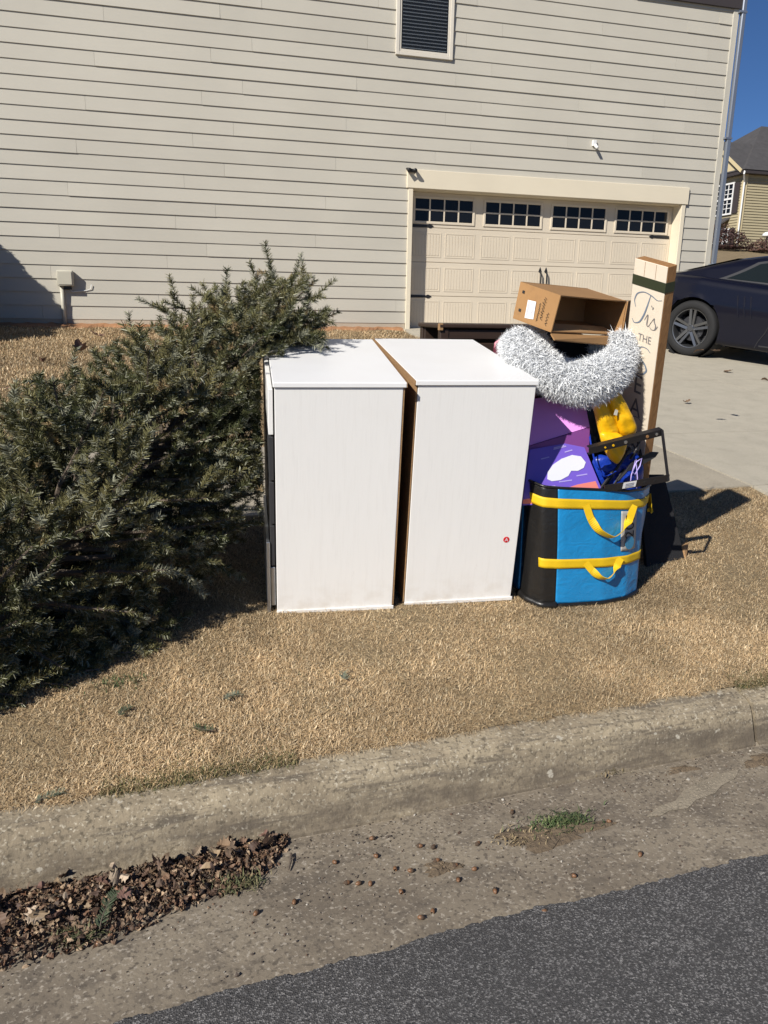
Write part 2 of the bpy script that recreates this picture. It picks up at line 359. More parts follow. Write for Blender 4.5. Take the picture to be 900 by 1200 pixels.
# road with a ragged edge over the gutter pan
xs = np.concatenate([np.linspace(-14, -1.2, 200), np.linspace(-1.19, 3.2, 900), np.linspace(3.21, 16, 200)])
edge = 1.452+.010*np.sin(xs*2.3)+.004*np.sin(xs*9.1+1)+np.convolve(rng.normal(0, .004, len(xs)), np.ones(3)/3, 'same')+np.convolve(rng.normal(0, .008, len(xs)), np.ones(15)/15, 'same')
V = []; F = []
for i, x in enumerate(xs):
    for v, z in ((-11.0, .10), (edge[i]-.06, .012), (edge[i], .0065), (edge[i]+.004, -.012)): V.append((x, float(ycoord(x, v)), z))
for i in range(len(xs)-1):
    for k in range(3): F.append((i*4+k, (i+1)*4+k, (i+1)*4+k+1, i*4+k+1))
mesh_obj('road', V, F, MAT['asphalt'])['kind'] = 'structure'
sheet('gutter', -14, 16, 1.30, 1.985, 300, 12, MAT['gutter'], 0.0, rough=.0015)

# kerb stones with open joints
kerb = empty('kerb', (0, 2.0, 0), kind='structure')
KP = [(1.965, -.06), (1.974, -.026), (1.982, -.015), (2.004, .045), (2.020, .085), (2.034, .106), (2.055, .117), (2.10, .123), (2.15, .129), (2.165, .08)]
joints = [-12, -9.15, -6.1, -3.05, -1.02, 2.03, 5.36, 8.4, 11.5, 15]
for j0, j1 in zip(joints[:-1], joints[1:]):
    n = 90; xs = np.linspace(j0+.008, j1-.008, n); V = []; F = []
    w1 = rng.normal(0, 1, n); w1 = np.convolve(w1, np.ones(9)/9, 'same'); w2 = rng.normal(0, 1, n)
    for i, x in enumerate(xs):
        for k, (v, z) in enumerate(KP):
            am = .006 if 3 <= k <= 6 else .002
            V.append((x, float(ycoord(x, v))+am*(.35*w1[i]+.12*rng.normal())*.8, z+(.002*w1[i]+.0012*rng.normal() if k > 2 else 0)))
    c = len(KP)
    for i in range(n-1):
        for k in range(c-1): F.append((i*c+k, (i+1)*c+k, (i+1)*c+k+1, i*c+k+1))
    F += [tuple(range(c)), tuple(reversed([(n-1)*c+k for k in range(c)]))]
    mesh_obj('kerb_stone', V, F, MAT['kerb'], kerb, smooth=False)

sheet('lawn_strip', -14, 3.68, 2.13, 4.07, 200, 40, MAT['soil'], 0.0, rough=.006)
sheet('upper_lawn', -14, 3.66, 5.53, 12.45, 120, 60, MAT['soil'], -.004, rough=.012)
walk = empty('sidewalk', (0, 4.8, .4), kind='structure')
for i in range(11):
    x0 = 3.68-1.5*(i+1); sheet('slab', x0+.006, x0+1.494, 4.055, 5.545, 8, 8, MAT['walk'], .012, walk, thick=.1)
drive = empty('driveway', (6, 8, .6), kind='structure')
for (v0, v1) in ((2.2, 4.05), (4.05, 5.55), (5.55, 7.9), (7.9, 10.2), (10.2, 12.62)):
    for (x0, x1) in ((3.69, 6.24), (6.24, 8.85)):
        sheet('slab', x0+.006, x1-.006, v0+.006, v1-.006, 10, 10, MAT['slab'], .014, drive, thick=.12)
sheet('side_lawn', 8.86, 16, 2.16, 16, 40, 40, MAT['soil'], -.002, rough=.01)

# ------------------------------------------------------------------ the house with the garage
HY = 12.4                      # face of the wall
GX0, GX1, GZ0, GZ1 = 3.83, 8.66, 1.195, 3.315      # garage opening
HXL, HXR = -9.0, 9.36
house = empty('house', (0, HY, 1.19), label='large beige lap-sided house with a cream garage door behind the lawn', cat='house')
b = MB(); b.box((HXL, HY+.02, .9), (GX0-.02, HY+9, 7.6)); b.box((GX1+.02, HY+.02, .9), (HXR-.03, HY+9, 7.6)); b.box((GX0-.02, HY+.02, GZ1+.02), (GX1+.02, HY+9, 7.6))
b.build('wall', MAT['inner'], house)
b = MB(); b.box((HXL, HY-.006, .8), (GX0-.08, HY+.018, 1.30)); b.build('foundation', MAT['found'], house)
b = MB(); b.box((GX1+.08, HY-.006, .8), (HXR, HY+.018, 1.30)); b.build('foundation', MAT['found'], house)
# lap siding: every board a piece of its own, with butt joints
EXPO = .1862; Z00 = 1.285
WX0, WX1, WZ0, WZ1 = 3.505, 4.40, 5.16, 6.98       # upstairs window, outside of its trim
def cut(segs, a, bb):
    o = []
    for s0, s1 in segs:
        if bb <= s0 or a >= s1: o.append((s0, s1)); continue
        if s0 < a: o.append((s0, a))
        if s1 > bb: o.append((bb, s1))
    return o
for k in range(34):
    z0 = Z00+k*EXPO; z1 = z0+EXPO+.012
    segs = [(HXL, HXR-.1)]
    if z0 < 3.50: segs = cut(segs, GX0-.07, GX1+.07)
    if z0 > WZ0-.01 and z0 < WZ1-.04: segs = cut(segs, WX0+.02, WX1-.02)
    off = (k*1.27+.4*math.sin(k*2.1)) % 3.66
    cuts = [HXL+off+3.66*i for i in range(-1, 7)]
    for s0, s1 in segs:
        pts = [s0]+[c for c in cuts if s0+.15 < c < s1-.15]+[s1]
        for a0, a1 in zip(pts[:-1], pts[1:]):
            wob = random.uniform(-.0015, .0015); pr = random.uniform(.014, .020)
            x0, x1 = a0+(.0012 if a0 != s0 else 0), a1-(.0012 if a1 != s1 else 0)
            V = [(x0, HY-pr, z0+wob), (x1, HY-pr, z0-wob), (x1, HY-.001, z1), (x0, HY-.001, z1), (x0, HY+.012, z0+wob), (x1, HY+.012, z0-wob), (x1, HY+.012, z1), (x0, HY+.012, z1)]
            mesh_obj('siding_board', V, [(0, 1, 2, 3), (7, 6, 5, 4), (0, 4, 5, 1), (1, 5, 6, 2), (2, 6, 7, 3), (3, 7, 4, 0)], MAT['siding'][random.choice((0, 0, 0, 1, 2, 3))], house)
# corner board, downspout, eave return and roof
b = MB(); b.cbox((HXR-.105, HY-.026, 1.22), (HXR, HY+.02, 7.5)); b.build('corner_board', MAT['siding'][0], house)
b = MB()
b.cbox((HXR+.015, HY-.085, 1.1), (HXR+.095, HY-.012, 6.6), .012)
ds = b.build('downspout', MAT['tin'], house, auto=40)
for z in (2.35, 4.4, 6.3):
    b = MB(); b.box((HXR-.03, HY-.092, z), (HXR+.103, HY-.006, z+.03)); b.build('strap', MAT['tin'], ds)
b = MB(); b.box((7.4, HY-.06, 6.36), (HXR+.012, HY-.018, 6.72)); b.build('frieze', MAT['eave'], house)
b = MB(); b.prism([(HXL-.3, HY-.12, 7.62), (HXR+.3, HY-.12, 7.62), (HXR+.3, HY+4.5, 10.4), (HXL-.3, HY+4.5, 10.4)], (0, 0, .12)); b.prism([(HXL-.3, HY+9.3, 7.62), (HXR+.3, HY+9.3, 7.62), (HXR+.3, HY+4.5, 10.4), (HXL-.3, HY+4.5, 10.4)], (0, 0, .12))
MAT['shingle'] = simple('grey_shingles', (.062, .058, .058), .9, .35, 3, .5, 25, .02)
b.build('roof', MAT['shingle'], house)
# upstairs window: trim, sashes, blind slats behind the pane
win = mesh_obj('window', *(lambda q: (q.v, q.f))(MB().box((WX0+.05, HY-.014, WZ0+.05), (WX1-.05, HY-.0218, WZ1-.05))), MAT['inner'], house)
b = MB()
for lo, hi in (((WX0, HY-.045, WZ0+.0), (WX0+.055, HY-.005, WZ1)), ((WX1-.055, HY-.045, WZ0), (WX1, HY-.005, WZ1)), ((WX0+.055, HY-.043, WZ0), (WX1-.055, HY-.005, WZ0+.05)), ((WX0+.055, HY-.043, WZ1-.06), (WX1-.055, HY-.005, WZ1))): b.cbox(lo, hi, .004)
b.build('frame', MAT['wtrim'], win)
b = MB()
zm = 6.045
for lo, hi in (((WX0+.056, HY-.034, WZ0+.052), (WX0+.085, HY-.02, WZ1-.06)), ((WX1-.085, HY-.034, WZ0+.052), (WX1-.056, HY-.02, WZ1-.06)), ((WX0+.085, HY-.033, WZ0+.052), (WX1-.085, HY-.02, WZ0+.085)), ((WX0+.085, HY-.04, zm), (WX1-.085, HY-.02, zm+.075))): b.cbox(lo, hi, .003)
b.build('sash', MAT['wtrim'], win)
for k in range(17):
    z = WZ0+.10+k*.047
    b = MB(); b.box((WX0+.10, HY-.0265, z), (WX1-.10, HY-.0235, z+.014)); b.build('slat', MAT['blind'], win)
for z0, z1 in ((WZ0+.08, zm+.002), (zm+.07, WZ1-.06)):
    b = MB(); b.box((WX0+.08, HY-.0285, z0), (WX1-.08, HY-.0275, z1)); b.build('pane', MAT['glass'], win)
# garage surround
b = MB(); b.cbox((GX0-.105, HY-.05, GZ1+.012), (GX1+.11, HY-.002, GZ1+.285), .006); hd = b.build('header_trim', MAT['trim'], house)
b = MB(); b.cbox((GX0-.075, HY-.036, GZ0-.02), (GX0, HY+.0, GZ1+.01), .004); b.build('casing', MAT['trim'], house)
b = MB(); b.cbox((GX1, HY-.036, GZ0-.02), (GX1+.075, HY+.0, GZ1+.01), .004); b.build('casing', MAT['trim'], house)
b = MB(); b.box((GX0-.06, HY+.001, GZ0-.02), (GX0, HY+.30, GZ1)); b.build('jamb', MAT['trim'], house)
b = MB(); b.box((GX1, HY+.001, GZ0-.02), (GX1+.06, HY+.30, GZ1)); b.build('jamb', MAT['trim'], house)
b = MB(); b.box((GX0-.06, HY+.001, GZ1), (GX1+.06, HY+.30, GZ1+.05)); b.build('jamb', MAT['trim'], house)
# sectional garage door
DY = HY+.205; SH = (GZ1-GZ0)/4
gd = mesh_obj('garage_door', *(lambda q: (q.v, q.f))(MB().box((GX0, DY+.012, GZ0), (GX1, DY+.05, GZ1))), MAT['door'], house)
for r in range(4):
    z0 = GZ0+r*SH; b = MB(); b.cbox((GX0+.004, DY, z0+.004), (GX1-.004, DY+.0115, z0+SH-.004), .004); b.build('door_section', MAT['door'], gd)
cw = (GX1-GX0)/8
pm = None
for r in range(3):
    for c in range(8):
        x0 = GX0+c*cw+(.055 if c % 2 == 0 else .035); x1 = GX0+(c+1)*cw-(.055 if c % 2 else .035); z0 = GZ0+r*SH+.075; z1 = GZ0+(r+1)*SH-.075
        if pm is None:
            w, h = x1-x0, z1-z0; b = MB()
            for lo, hi in (((0, -.005, 0), (.018, -.0005, h)), ((w-.018, -.005, 0), (w, -.0005, h)), ((.018, -.0048, 0), (w-.018, -.0005, .018)), ((.018, -.0048, h-.018), (w-.018, -.0005, h))): b.box(lo, hi)
            nb = 9; bw = (w-.06)/nb
            for i in range(nb): b.cbox((.03+i*bw+.003, -.0045, .03), (.03+(i+1)*bw-.003, -.0005, h-.03), .0025)
            o = b.build('panel', MAT['door'], gd, local=True); pm = o.data
        else:
            o = bpy.data.objects.new('panel', pm); COL.objects.link(o); o.parent = gd
        o.location = Vector((x0, DY, z0))-Vector((0, HY, 1.19))
fm = ppm = None
for c in range(4):
    xc = GX0+(c+.5)*(GX1-GX0)/4; w = .98; h = .34; x0 = xc-w/2; z0 = GZ0+3*SH+.095
    b = MB()
    for lo, hi in (((-.04, -.016, -.04), (0, -.0005, h+.04)), ((w, -.016, -.04), (w+.04, -.0005, h+.04)), ((0, -.0155, -.04), (w, -.0005, 0)), ((0, -.0155, h), (w, -.0005, h+.04))): b.cbox(lo, hi, .005)
    for i in (1, 2, 3): b.box((w*i/4-.011, -.0125, 0), (w*i/4+.011, -.0005, h))
    b.box((0, -.012, h/2-.011), (w, -.001, h/2+.011))
    if fm is None: o = b.build('window_frame', MAT['door'], gd, local=True); fm = o.data
    else: o = bpy.data.objects.new('window_frame', fm); COL.objects.link(o); o.parent = gd
    o.location = Vector((x0, DY, z0))-Vector((0, HY, 1.19))
    for i in range(4):
        for j in range(2):
            if ppm is None:
                o = MB().box((.004, -.004, .004), (w/4-.004, -.0005, h/2-.004)).build('pane', MAT['dglass'], gd, local=True); ppm = o.data
            else: o = bpy.data.objects.new('pane', ppm); COL.objects.link(o); o.parent = gd
            o.location = Vector((x0+i*w/4, DY, z0+j*h/2))-Vector((0, HY, 1.19))
for side, zz in ((0, GZ0+2.78*SH+.14), (0, GZ0+.72*SH+.14), (1, GZ0+2.78*SH+.14), (1, GZ0+.72*SH+.14)):
    b = MB(); s = 1 if side == 0 else -1; xa = GX0+.03 if side == 0 else GX1-.03; L = .40
    pr = [(0, .024), (.25, .02), (.31, .017), (.33, .03), (.36, .026), (L, .002)]
    P = [(xa+s*u, DY-.008, zz+h_) for u, h_ in pr]+[(xa+s*u, DY-.008, zz-h_) for u, h_ in reversed(pr)]
    b.prism(P, (0, .0075, 0)); b.build('strap_hinge', MAT['iron'], gd)
xm = (GX0+GX1)/2
for s in (-1, 1):
    b = MB(); zc = GZ0+1.58*SH; x = xm+s*.055
    b.tube([(x, DY-.006, zc-.14), (x, DY-.05, zc-.09), (x, DY-.055, zc), (x, DY-.05, zc+.09), (x, DY-.006, zc+.14)], [.012, .012, .014, .012, .012], 8)
    for e in (-1, 1):
        z = zc+e*.15; P = [(x-.03, DY-.008, z-.02*e), (x, DY-.008, z+.055*e), (x+.03, DY-.008, z-.02*e), (x, DY-.008, z-.045*e)]; b.prism(P, (0, .0075, 0))
    b.build('handle', MAT['iron'], gd)
# things screwed to the wall
t = empty('wall_light', (GX0-.06, HY-.06, GZ1+.26), label='small dark twin floodlight on the corner of the garage header trim', cat='light')
b = MB(); b.cbox((GX0-.10, HY-.075, GZ1+.235), (GX0-.01, HY-.05, GZ1+.285)); b.build('base', MAT['iron'], t)
for s in (-1, 1):
    x = GX0-.055+s*.045; b = MB(); b.lathe([(.012, .09), (.022, .06), (.036, 0), (.034, -.012), (0, -.012)], (x, HY-.14, GZ1+.25), (.25*s, .8, .35), 14); b.build('lamp_head', MAT['iron'], t, smooth=True)
t = empty('motion_sensor', (6.83, HY-.02, 4.16), label='small white motion sensor high on the siding above the garage door', cat='sensor')
b = MB(); b.cbox((6.86, HY-.05, 4.13), (6.93, HY-.012, 4.22)); b.build('base', MAT['white'], t)
b = MB(); b.lathe([(.0, -.10), (.022, -.10), (.028, -.03), (.018, .0)], (6.895, HY-.055, 4.15), (-.1, .75, .65), 12); b.build('head', MAT['white'], t, smooth=True)
ux, uz = -1.42, 1.77
t = empty('utility_box', (ux, HY-.03, uz), label='small beige utility box with conduit low on the house wall', cat='utility box')
b = MB(); b.cbox((ux-.02, HY-.13, uz-.03), (ux+.20, HY-.012, uz+.185), .012); b.build('enclosure', MAT['greybox'], t, auto=40)
b = MB(); b.cbox((ux+.0, HY-.138, uz-.01), (ux+.18, HY-.131, uz+.165), .006); b.build('cover', MAT['greybox'], t, auto=40)
b = MB(); b.cbox((ux+.05, HY-.06, uz-.075), (ux+.16, HY-.015, uz-.031), .008); b.build('gland', MAT['iron'], t)
b = MB(); b.tube([(ux+.03, HY-.055, uz-.03), (ux+.03, HY-.055, uz-.3), (ux+.035, HY-.055, 1.10)], .028, 12); b.build('conduit', MAT['greybox'], t, smooth=True)
b = MB(); b.tube([(ux+.14, HY-.03, uz-.07), (ux+.17, HY-.035, uz-.11), (ux+.22, HY-.03, uz-.10), (ux+.36, HY-.025, uz-.085), (ux+.42, HY-.03, uz-.06), (ux+.43, HY-.03, uz)], .006, 6); b.build('cable', MAT['white'], t, smooth=True)

# ------------------------------------------------------------------ house across the hill
NX, NY, NB, NE = 36.7, 46.0, 5.2, 10.35
MAT['olive'] = painted('olive_siding_paint', (.40, .345, .22)); MAT['oliveT'] = painted('tan_corner_paint', (.60, .50, .30)); MAT['shut'] = simple('dark_shutter', (.045, .035, .035), .6)
nh = empty('neighbor_house', (NX, NY, NB), label='olive two-storey house with grey hip roof up the hill', cat='house')
b = MB(); b.box((NX+.03, NY+.03, NB-1), (NX+13, NY+11, NE)); b.build('wall', MAT['olive'], nh)
b = MB()
for k in range(int((NE-NB+.8)/.17)):
    z = NB-.8+k*.17
    b.add([(NX, NY-.02, z), (NX+13, NY-.02, z), (NX+13, NY+.03, z+.17), (NX, NY+.03, z+.17)], [(0, 1, 2, 3)]); b.add([(NX, NY-.02, z), (NX+13, NY-.02, z), (NX+13, NY+.03, z), (NX, NY+.03, z)], [(0, 3, 2, 1)])
    b.add([(NX-.02, NY, z), (NX-.02, NY+11, z), (NX+.03, NY+11, z+.17), (NX+.03, NY, z+.17)], [(3, 2, 1, 0)]); b.add([(NX-.02, NY, z), (NX-.02, NY+11, z), (NX+.03, NY+11, z), (NX+.03, NY, z)], [(0, 1, 2, 3)])
b.build('siding_board', MAT['olive'], nh, kind='stuff')
b = MB(); b.box((NX-.05, NY-.05, NB-1), (NX+.18, NY+.18, NE)); b.build('corner_board', MAT['oliveT'], nh)
b = MB(); b.box((NX-.45, NY-.45, NE), (NX+13.4, NY+11.4, NE+.22)); b.build('soffit', MAT['eave'], nh)
b = MB(); e = .5
A = [(NX-e, NY-e, NE+.22), (NX+13+e, NY-e, NE+.22), (NX+13+e, NY+11+e, NE+.22), (NX-e, NY+11+e, NE+.22)]; T0, T1 = (NX+5.2, NY+5.5, NE+4.3), (NX+8, NY+5.5, NE+4.3)
b.add(A+[T0, T1], [(0, 1, 5, 4), (1, 2, 5), (2, 3, 4, 5), (3, 0, 4), (3, 2, 1, 0)])
b.build('roof', MAT['shingle'], nh)
# gabled bay on the west face
b = MB(); b.prism([(NX-.35, NY+.25, NE+.15), (NX-.35, NY+5.75, NE+.15), (NX-.35, NY+3.0, NE+2.1)], (.5, 0, 0)); b.build('gable', MAT['oliveT'], nh)
b = MB()
for y0, z0, y1, z1 in ((NY-.2, NE+.1, NY+3.0, NE+2.35), (NY+6.2, NE+.1, NY+3.0, NE+2.35)):
    b.prism([(NX-.5, y0, z0), (NX-.5, y1, z1), (NX+2.5, y1, z1), (NX+2.5, y0, z0)], (0, 0, .16))
b.build('gable_roof', MAT['shingle'], nh)
b = MB()
for y0, z0, y1, z1 in ((NY-.2, NE+.1, NY+3.0, NE+2.35), (NY+6.2, NE+.1, NY+3.0, NE+2.35)): b.bar((NX-.52, y0, z0+.04), (NX-.52, y1, z1+.04), .06, .2, (0, 0, 1))
b.build('rake_board', MAT['oliveT'], nh)
b = MB(); b.tube([(NX-.42, NY-.4, NE+.12), (NX-.5, NY-.46, NE-.05), (NX-.12, NY-.12, NE-.5), (NX-.12, NY-.12, NB)], .05, 8); b.build('downspout', MAT['white'], nh)
for z0, z1 in ((NE-2.25, NE-.45), (NE-4.75, NE-3.3)):
    y0, y1 = NY+.95, NY+2.75
    wn = mesh_obj('window', *(lambda q: (q.v, q.f))(MB().box((NX-.05, y0, z0), (NX-.03, y1, z1))), MAT['dglass'], nh)
    b = MB(); ww = .09
    for lo, hi in (((y0-.1, z0-.1), (y0, z1+.1)), ((y1, z0-.1), (y1+.1, z1+.1)), ((y0, z0-.1), (y1, z0)), ((y0, z1), (y1, z1+.1)), ((y0, (z0+z1)/2-.06), (y1, (z0+z1)/2+.06)), (((y0+y1)/2-.1, z0), ((y0+y1)/2+.1, z1))):
        b.box((NX-.12, lo[0], lo[1]), (NX-.035, hi[0], hi[1]))
    for f in (.25, .75): b.box((NX-.09, y0+(y1-y0)*f-.025, z0), (NX-.036, y0+(y1-y0)*f+.025, z1))
    for f in (.17, .33, .67, .83): b.box((NX-.091, y0, z0+(z1-z0)*f-.02), (NX-.037, y1, z0+(z1-z0)*f+.02))
    b.build('frame', MAT['white'], wn)
    for ys in (y0-.62, y1+.12):
        b = MB(); b.box((NX-.1, ys, z0-.05), (NX-.03, ys+.5, z1+.05)); b.build('shutter', MAT['shut'], nh)
b = MB(); b.prism([(NX-.75, NY+1.0, NE-3.05), (NX-.75, NY+4.1, NE-3.05), (NX, NY+4.1, NE-2.6), (NX, NY+1.0, NE-2.6)], (0, 0, .1)); b.build('awning_roof', MAT['shingle'], nh)
def leafball(name, c, rad, n, size, cols, parent=None, seed=1, squash=1.0, zmin=None):
    r = np.random.default_rng(seed); c = np.array(c, float); rad = np.array(rad, float)
    d = r.normal(size=(n, 3)); d /= np.linalg.norm(d, axis=1)[:, None]
    lump = 1+.14*np.sin(d[:, 0]*5+seed)+.12*np.sin(d[:, 2]*7+d[:, 1]*4+seed)
    p = c+d*rad*(lump*np.clip(r.uniform(.35, 1.05, n)**.45, 0, 1))[:, None]
    if zmin is not None: p[:, 2] = np.maximum(p[:, 2], zmin)
    u = r.normal(size=(n, 3)); u /= np.linalg.norm(u, axis=1)[:, None]; w = np.cross(u, r.normal(size=(n, 3))); w /= np.linalg.norm(w, axis=1)[:, None]
    sz = size*r.uniform(.6, 1.3, n)[:, None]
    V = np.stack([p-u*sz, p+w*sz*.45, p+u*sz, p-w*sz*.45], 1).reshape(-1, 3); F = np.arange(4*n).reshape(-1, 4)
    cc = np.array(cols)[r.integers(0, len(cols), n)]*r.uniform(.7, 1.25, (n, 1))
    return mesh_obj(name, V, F, MAT['leaf'], parent, col=np.repeat(cc, 4, 0))
def shrub(name, label, c, rad, n, size, cols, seed, group=None, lobes=None):
    z0 = float(zfar(c[0], c[1]))+.15
    t = empty(name, (c[0], c[1], z0), label=label, cat='shrub', group=group)
    b = MB()
    for k in range(5):
        a = k*1.26; b.tube([(c[0], c[1], z0-.1), (c[0]+.15*rad[0]*math.cos(a), c[1]+.15*rad[1]*math.sin(a), c[2]), (c[0]+.6*rad[0]*math.cos(a), c[1]+.6*rad[1]*math.sin(a), c[2]+.5*rad[2])], [.04, .03, .012], 6)
    b.build('stem', MAT['bark'], t)
    leafball('foliage', c, rad, n, size, cols, t, seed, zmin=z0)
    return t
RED = [(.06, .022, .02), (.045, .02, .018), (.08, .035, .025), (.035, .025, .018)]
p = at(856, 286, 43); shrub('shrub', 'dark red hedge shrub below the window of the olive house', (p[0]-.6, p[1], p[2]-.1), (1.7, 1.2, 1.05), 5000, .07, RED, 3, 'shrubs by the olive house')
p = at(893, 291, 42); shrub('shrub', 'low russet shrub beside the long wall of the olive house', (p[0]+.8, p[1], p[2]-.2), (1.6, 1.1, .8), 4000, .07, [(.11, .05, .035), (.07, .035, .03), (.13, .075, .05)], 4, 'shrubs by the olive house')
p = at(899, 276, 44)  # unidentified white rounded shape, modelled as a dome on a post
t = empty('white_dome_post', (p[0], p[1], p[2]-1.3), label='white dome-topped object above the russet shrub', cat='domed_object')
b = MB(); b.tube([(p[0], p[1], p[2]-2.0), (p[0], p[1], p[2])], .06, 8); b.build('post', MAT['iron'], t)
b = MB(); b.lathe([(0, .22), (.15, .2), (.27, .1), (.3, 0), (.28, -.05), (0, -.06)], p, (0, 0, 1), 16); b.build('dome', MAT['white'], t, smooth=True)

# ------------------------------------------------------------------ parked car
hd = Vector((.43, -.90, 0)).normalized(); nrm = Vector((0, -.0965, 1)).normalized()
hd = (hd-nrm*hd.dot(nrm)).normalized(); lf = nrm.cross(hd).normalized()
wc = Vector((7.10, 9.70, float(zg(7.1, 9.70))+.014))
CS = 1.04
org = wc-hd*1.0*CS+lf*.92*CS
cm = Matrix.Translation(org) @ Matrix(((hd.x, lf.x, nrm.x), (hd.y, lf.y, nrm.y), (hd.z, lf.z, nrm.z))).to_4x4() @ Matrix.Scale(CS, 4)
car = empty('parked_car', label='dark navy coupe with grey five-spoke wheels parked on the driveway', cat='car'); car.matrix_world = cm; reg(car, cm)
M = Mat('navy_car_paint', (.003, .0035, .010), .32, spec=.25, coat=.3); M.mix(M.ramp(M.noise(2.5, 5), .5, .75, 0, .4), (.007, .007, .012)); MAT['paint'] = M.done()
MAT['cglass'] = simple('car_glass', (.010, .013, .012), .04, 0, 5, 0, spec=.7); MAT['rubber'] = simple('tyre_rubber', (.009, .009, .0095), .8, .2, 30, .2, 100, .003)
MAT['alloy'] = simple('grey_alloy', (.17, .175, .185), .32, .1, 12, .05, metal=.85); MAT['chrome'] = simple('grey_trim', (.035, .035, .038), .4, .05, 12, 0, metal=.2)
MAT['tail'] = simple('tail_lamp_red', (.25, .008, .01), .15, .05, 12, 0); MAT['lens'] = simple('clear_lamp_lens', (.5, .52, .55), .1, .05, 12, 0)
cx = np.array([0, .08, .3, .7, 1.0, 1.5, 2.1, 2.8, 3.4, 3.85, 4.3, 4.6, 4.78, 4.84])
cW = np.array([.74, .82, .88, .915, .935, .925, .915, .915, .92, .925, .90, .84, .74, .62])
cB = np.array([.84, .98, 1.03, 1.045, 1.04, 1.005, .97, .945, .93, .925, .87, .80, .72, .62])
cZ = np.array([.36, .27, .25, .23, .22, .19, .18, .18, .18, .2, .2, .21, .24, .3])
WH = [(1.0, .365), (3.85, .365)]
def f_(x, a): return float(np.interp(x, cx, a))
def section(x):
    w, bz, z = f_(x, cW), f_(x, cB), f_(x, cZ); h = bz-z
    return [(w-.10, z), (w-.035, z+.02), (w-.02, z+.10*h), (w-.03, z+.28*h), (w-.006, z+.45*h), (w, z+.60*h), (w-.004, z+.68*h), (w-.022, z+.76*h), (w-.028, z+.86*h), (w-.045, z+.94*h), (w-.085, z+.985*h), (w-.15, bz), (w*.45, bz+.025), (0, bz+.03)]
st = np.unique(np.concatenate([np.linspace(0, 4.84, 122), cx])); ns = len(section(1))
for side in (-1, 1):
    V = []; F = []
    for x in st:
        for y, z in section(x): V.append([x, side*y, z])
    V = np.array(V); inside = np.zeros(len(V), bool)
    for wx, wr in WH:
        ra = wr+.045; d = np.hypot(V[:, 0]-wx, V[:, 2]-wr); low = (np.abs(V[:, 1]) > .5) & (V[:, 2] < .92)
        inn = (d < ra) & low; near = inn & (d > ra*.80)
        k = ra/np.maximum(d, 1e-6); V[near, 0] = wx+(V[near, 0]-wx)*k[near]; V[near, 2] = wr+(V[near, 2]-wr)*k[near]
        inside |= inn & ~near
    for i in range(len(st)-1):
        for k in range(ns-1):
            q = [i*ns+k, (i+1)*ns+k, (i+1)*ns+k+1, i*ns+k+1]
            if inside[q].sum() >= 1: continue
            F.append(q if side < 0 else q[::-1])
    o = mesh_obj('body_side', V, F, MAT['paint'], car, local=True, smooth=True)
b = MB()
for x, r in ((0, 0), (4.84, 1)):
    s = section(x); P = [(x, -y, z) for y, z in s]+[(x, y, z) for y, z in reversed(s)]; b.add(P, [tuple(range(len(P)))])
b.build('bumper', MAT['paint'], car, local=True)
b = MB(); b.box((.35, -.78, .2), (4.5, .78, .5)); b.build('underbody', MAT['inner'], car, local=True)
rx = np.array([.45, .9, 1.35, 1.8, 2.2, 2.55, 2.95, 3.25, 3.5]); rz = np.array([1.05, 1.17, 1.29, 1.36, 1.375, 1.355, 1.22, 1.09, .965])
def roofz(x): return float(np.interp(x, rx, rz))
def ghp(x, t, off=0.0):
    """point on the near flank of the cabin: t 0 belt, 1 roof rail"""
    z0 = f_(x, cB)-.01; z1 = max(roofz(x)-.035, z0+.01); w0 = f_(x, cW)-.13
    return np.array([x, -(w0-.21*t*min(1, (z1-z0)/.33))-off, z0+t*(z1-z0)])
V = []; F = []; xs = np.linspace(.45, 3.5, 62)
T = [0, .33, .66, 1.0]
for x in xs:
    row = [ghp(x, t) for t in T]+[np.array([x, row_y, roofz(x)-.0]) for row_y in (-.42, -.2, 0)]
    row += [p*np.array([1, -1, 1]) for p in row[-2::-1]]
    V += row
nr = 2*len(T)+5
for i in range(len(xs)-1):
    for k in range(nr-1): F.append((i*nr+k, (i+1)*nr+k, (i+1)*nr+k+1, i*nr+k+1))
mesh_obj('cabin', V, F, MAT['paint'], car, local=True, smooth=True)
def flank(poly, name, mat, off, side, n=10):
    a, bq, c, d = [np.array(q, float) for q in poly]; V = []; F = []
    for i in range(n+1):
        for j in range(n+1):
            u, w = i/n, j/n; q = a*(1-u)*(1-w)+bq*u*(1-w)+c*u*w+d*(1-u)*w
            p = ghp(q[0], q[1], off); V.append((p[0], p[1]*(-side), p[2]))
    for i in range(n):
        for j in range(n):
            q = (i*(n+1)+j, (i+1)*(n+1)+j, (i+1)*(n+1)+j+1, i*(n+1)+j+1); F.append(q if side < 0 else q[::-1])
    return mesh_obj(name, V, F, mat, car, local=True, smooth=True)
for side in (-1, 1):
    flank([(1.22, .06), (2.02, .06), (1.99, .93), (1.62, .86)], 'window_trim', MAT['chrome'], .004, side); flank([(1.32, .12), (1.97, .12), (1.95, .84), (1.66, .78)], 'side_window', MAT['cglass'], .008, side)
    flank([(2.06, .04), (3.3, .06), (2.78, .95), (2.03, .95)], 'window_trim', MAT['chrome'], .004, side); flank([(2.09, .1), (3.2, .12), (2.74, .86), (2.06, .86)], 'side_window', MAT['cglass'], .008, side)
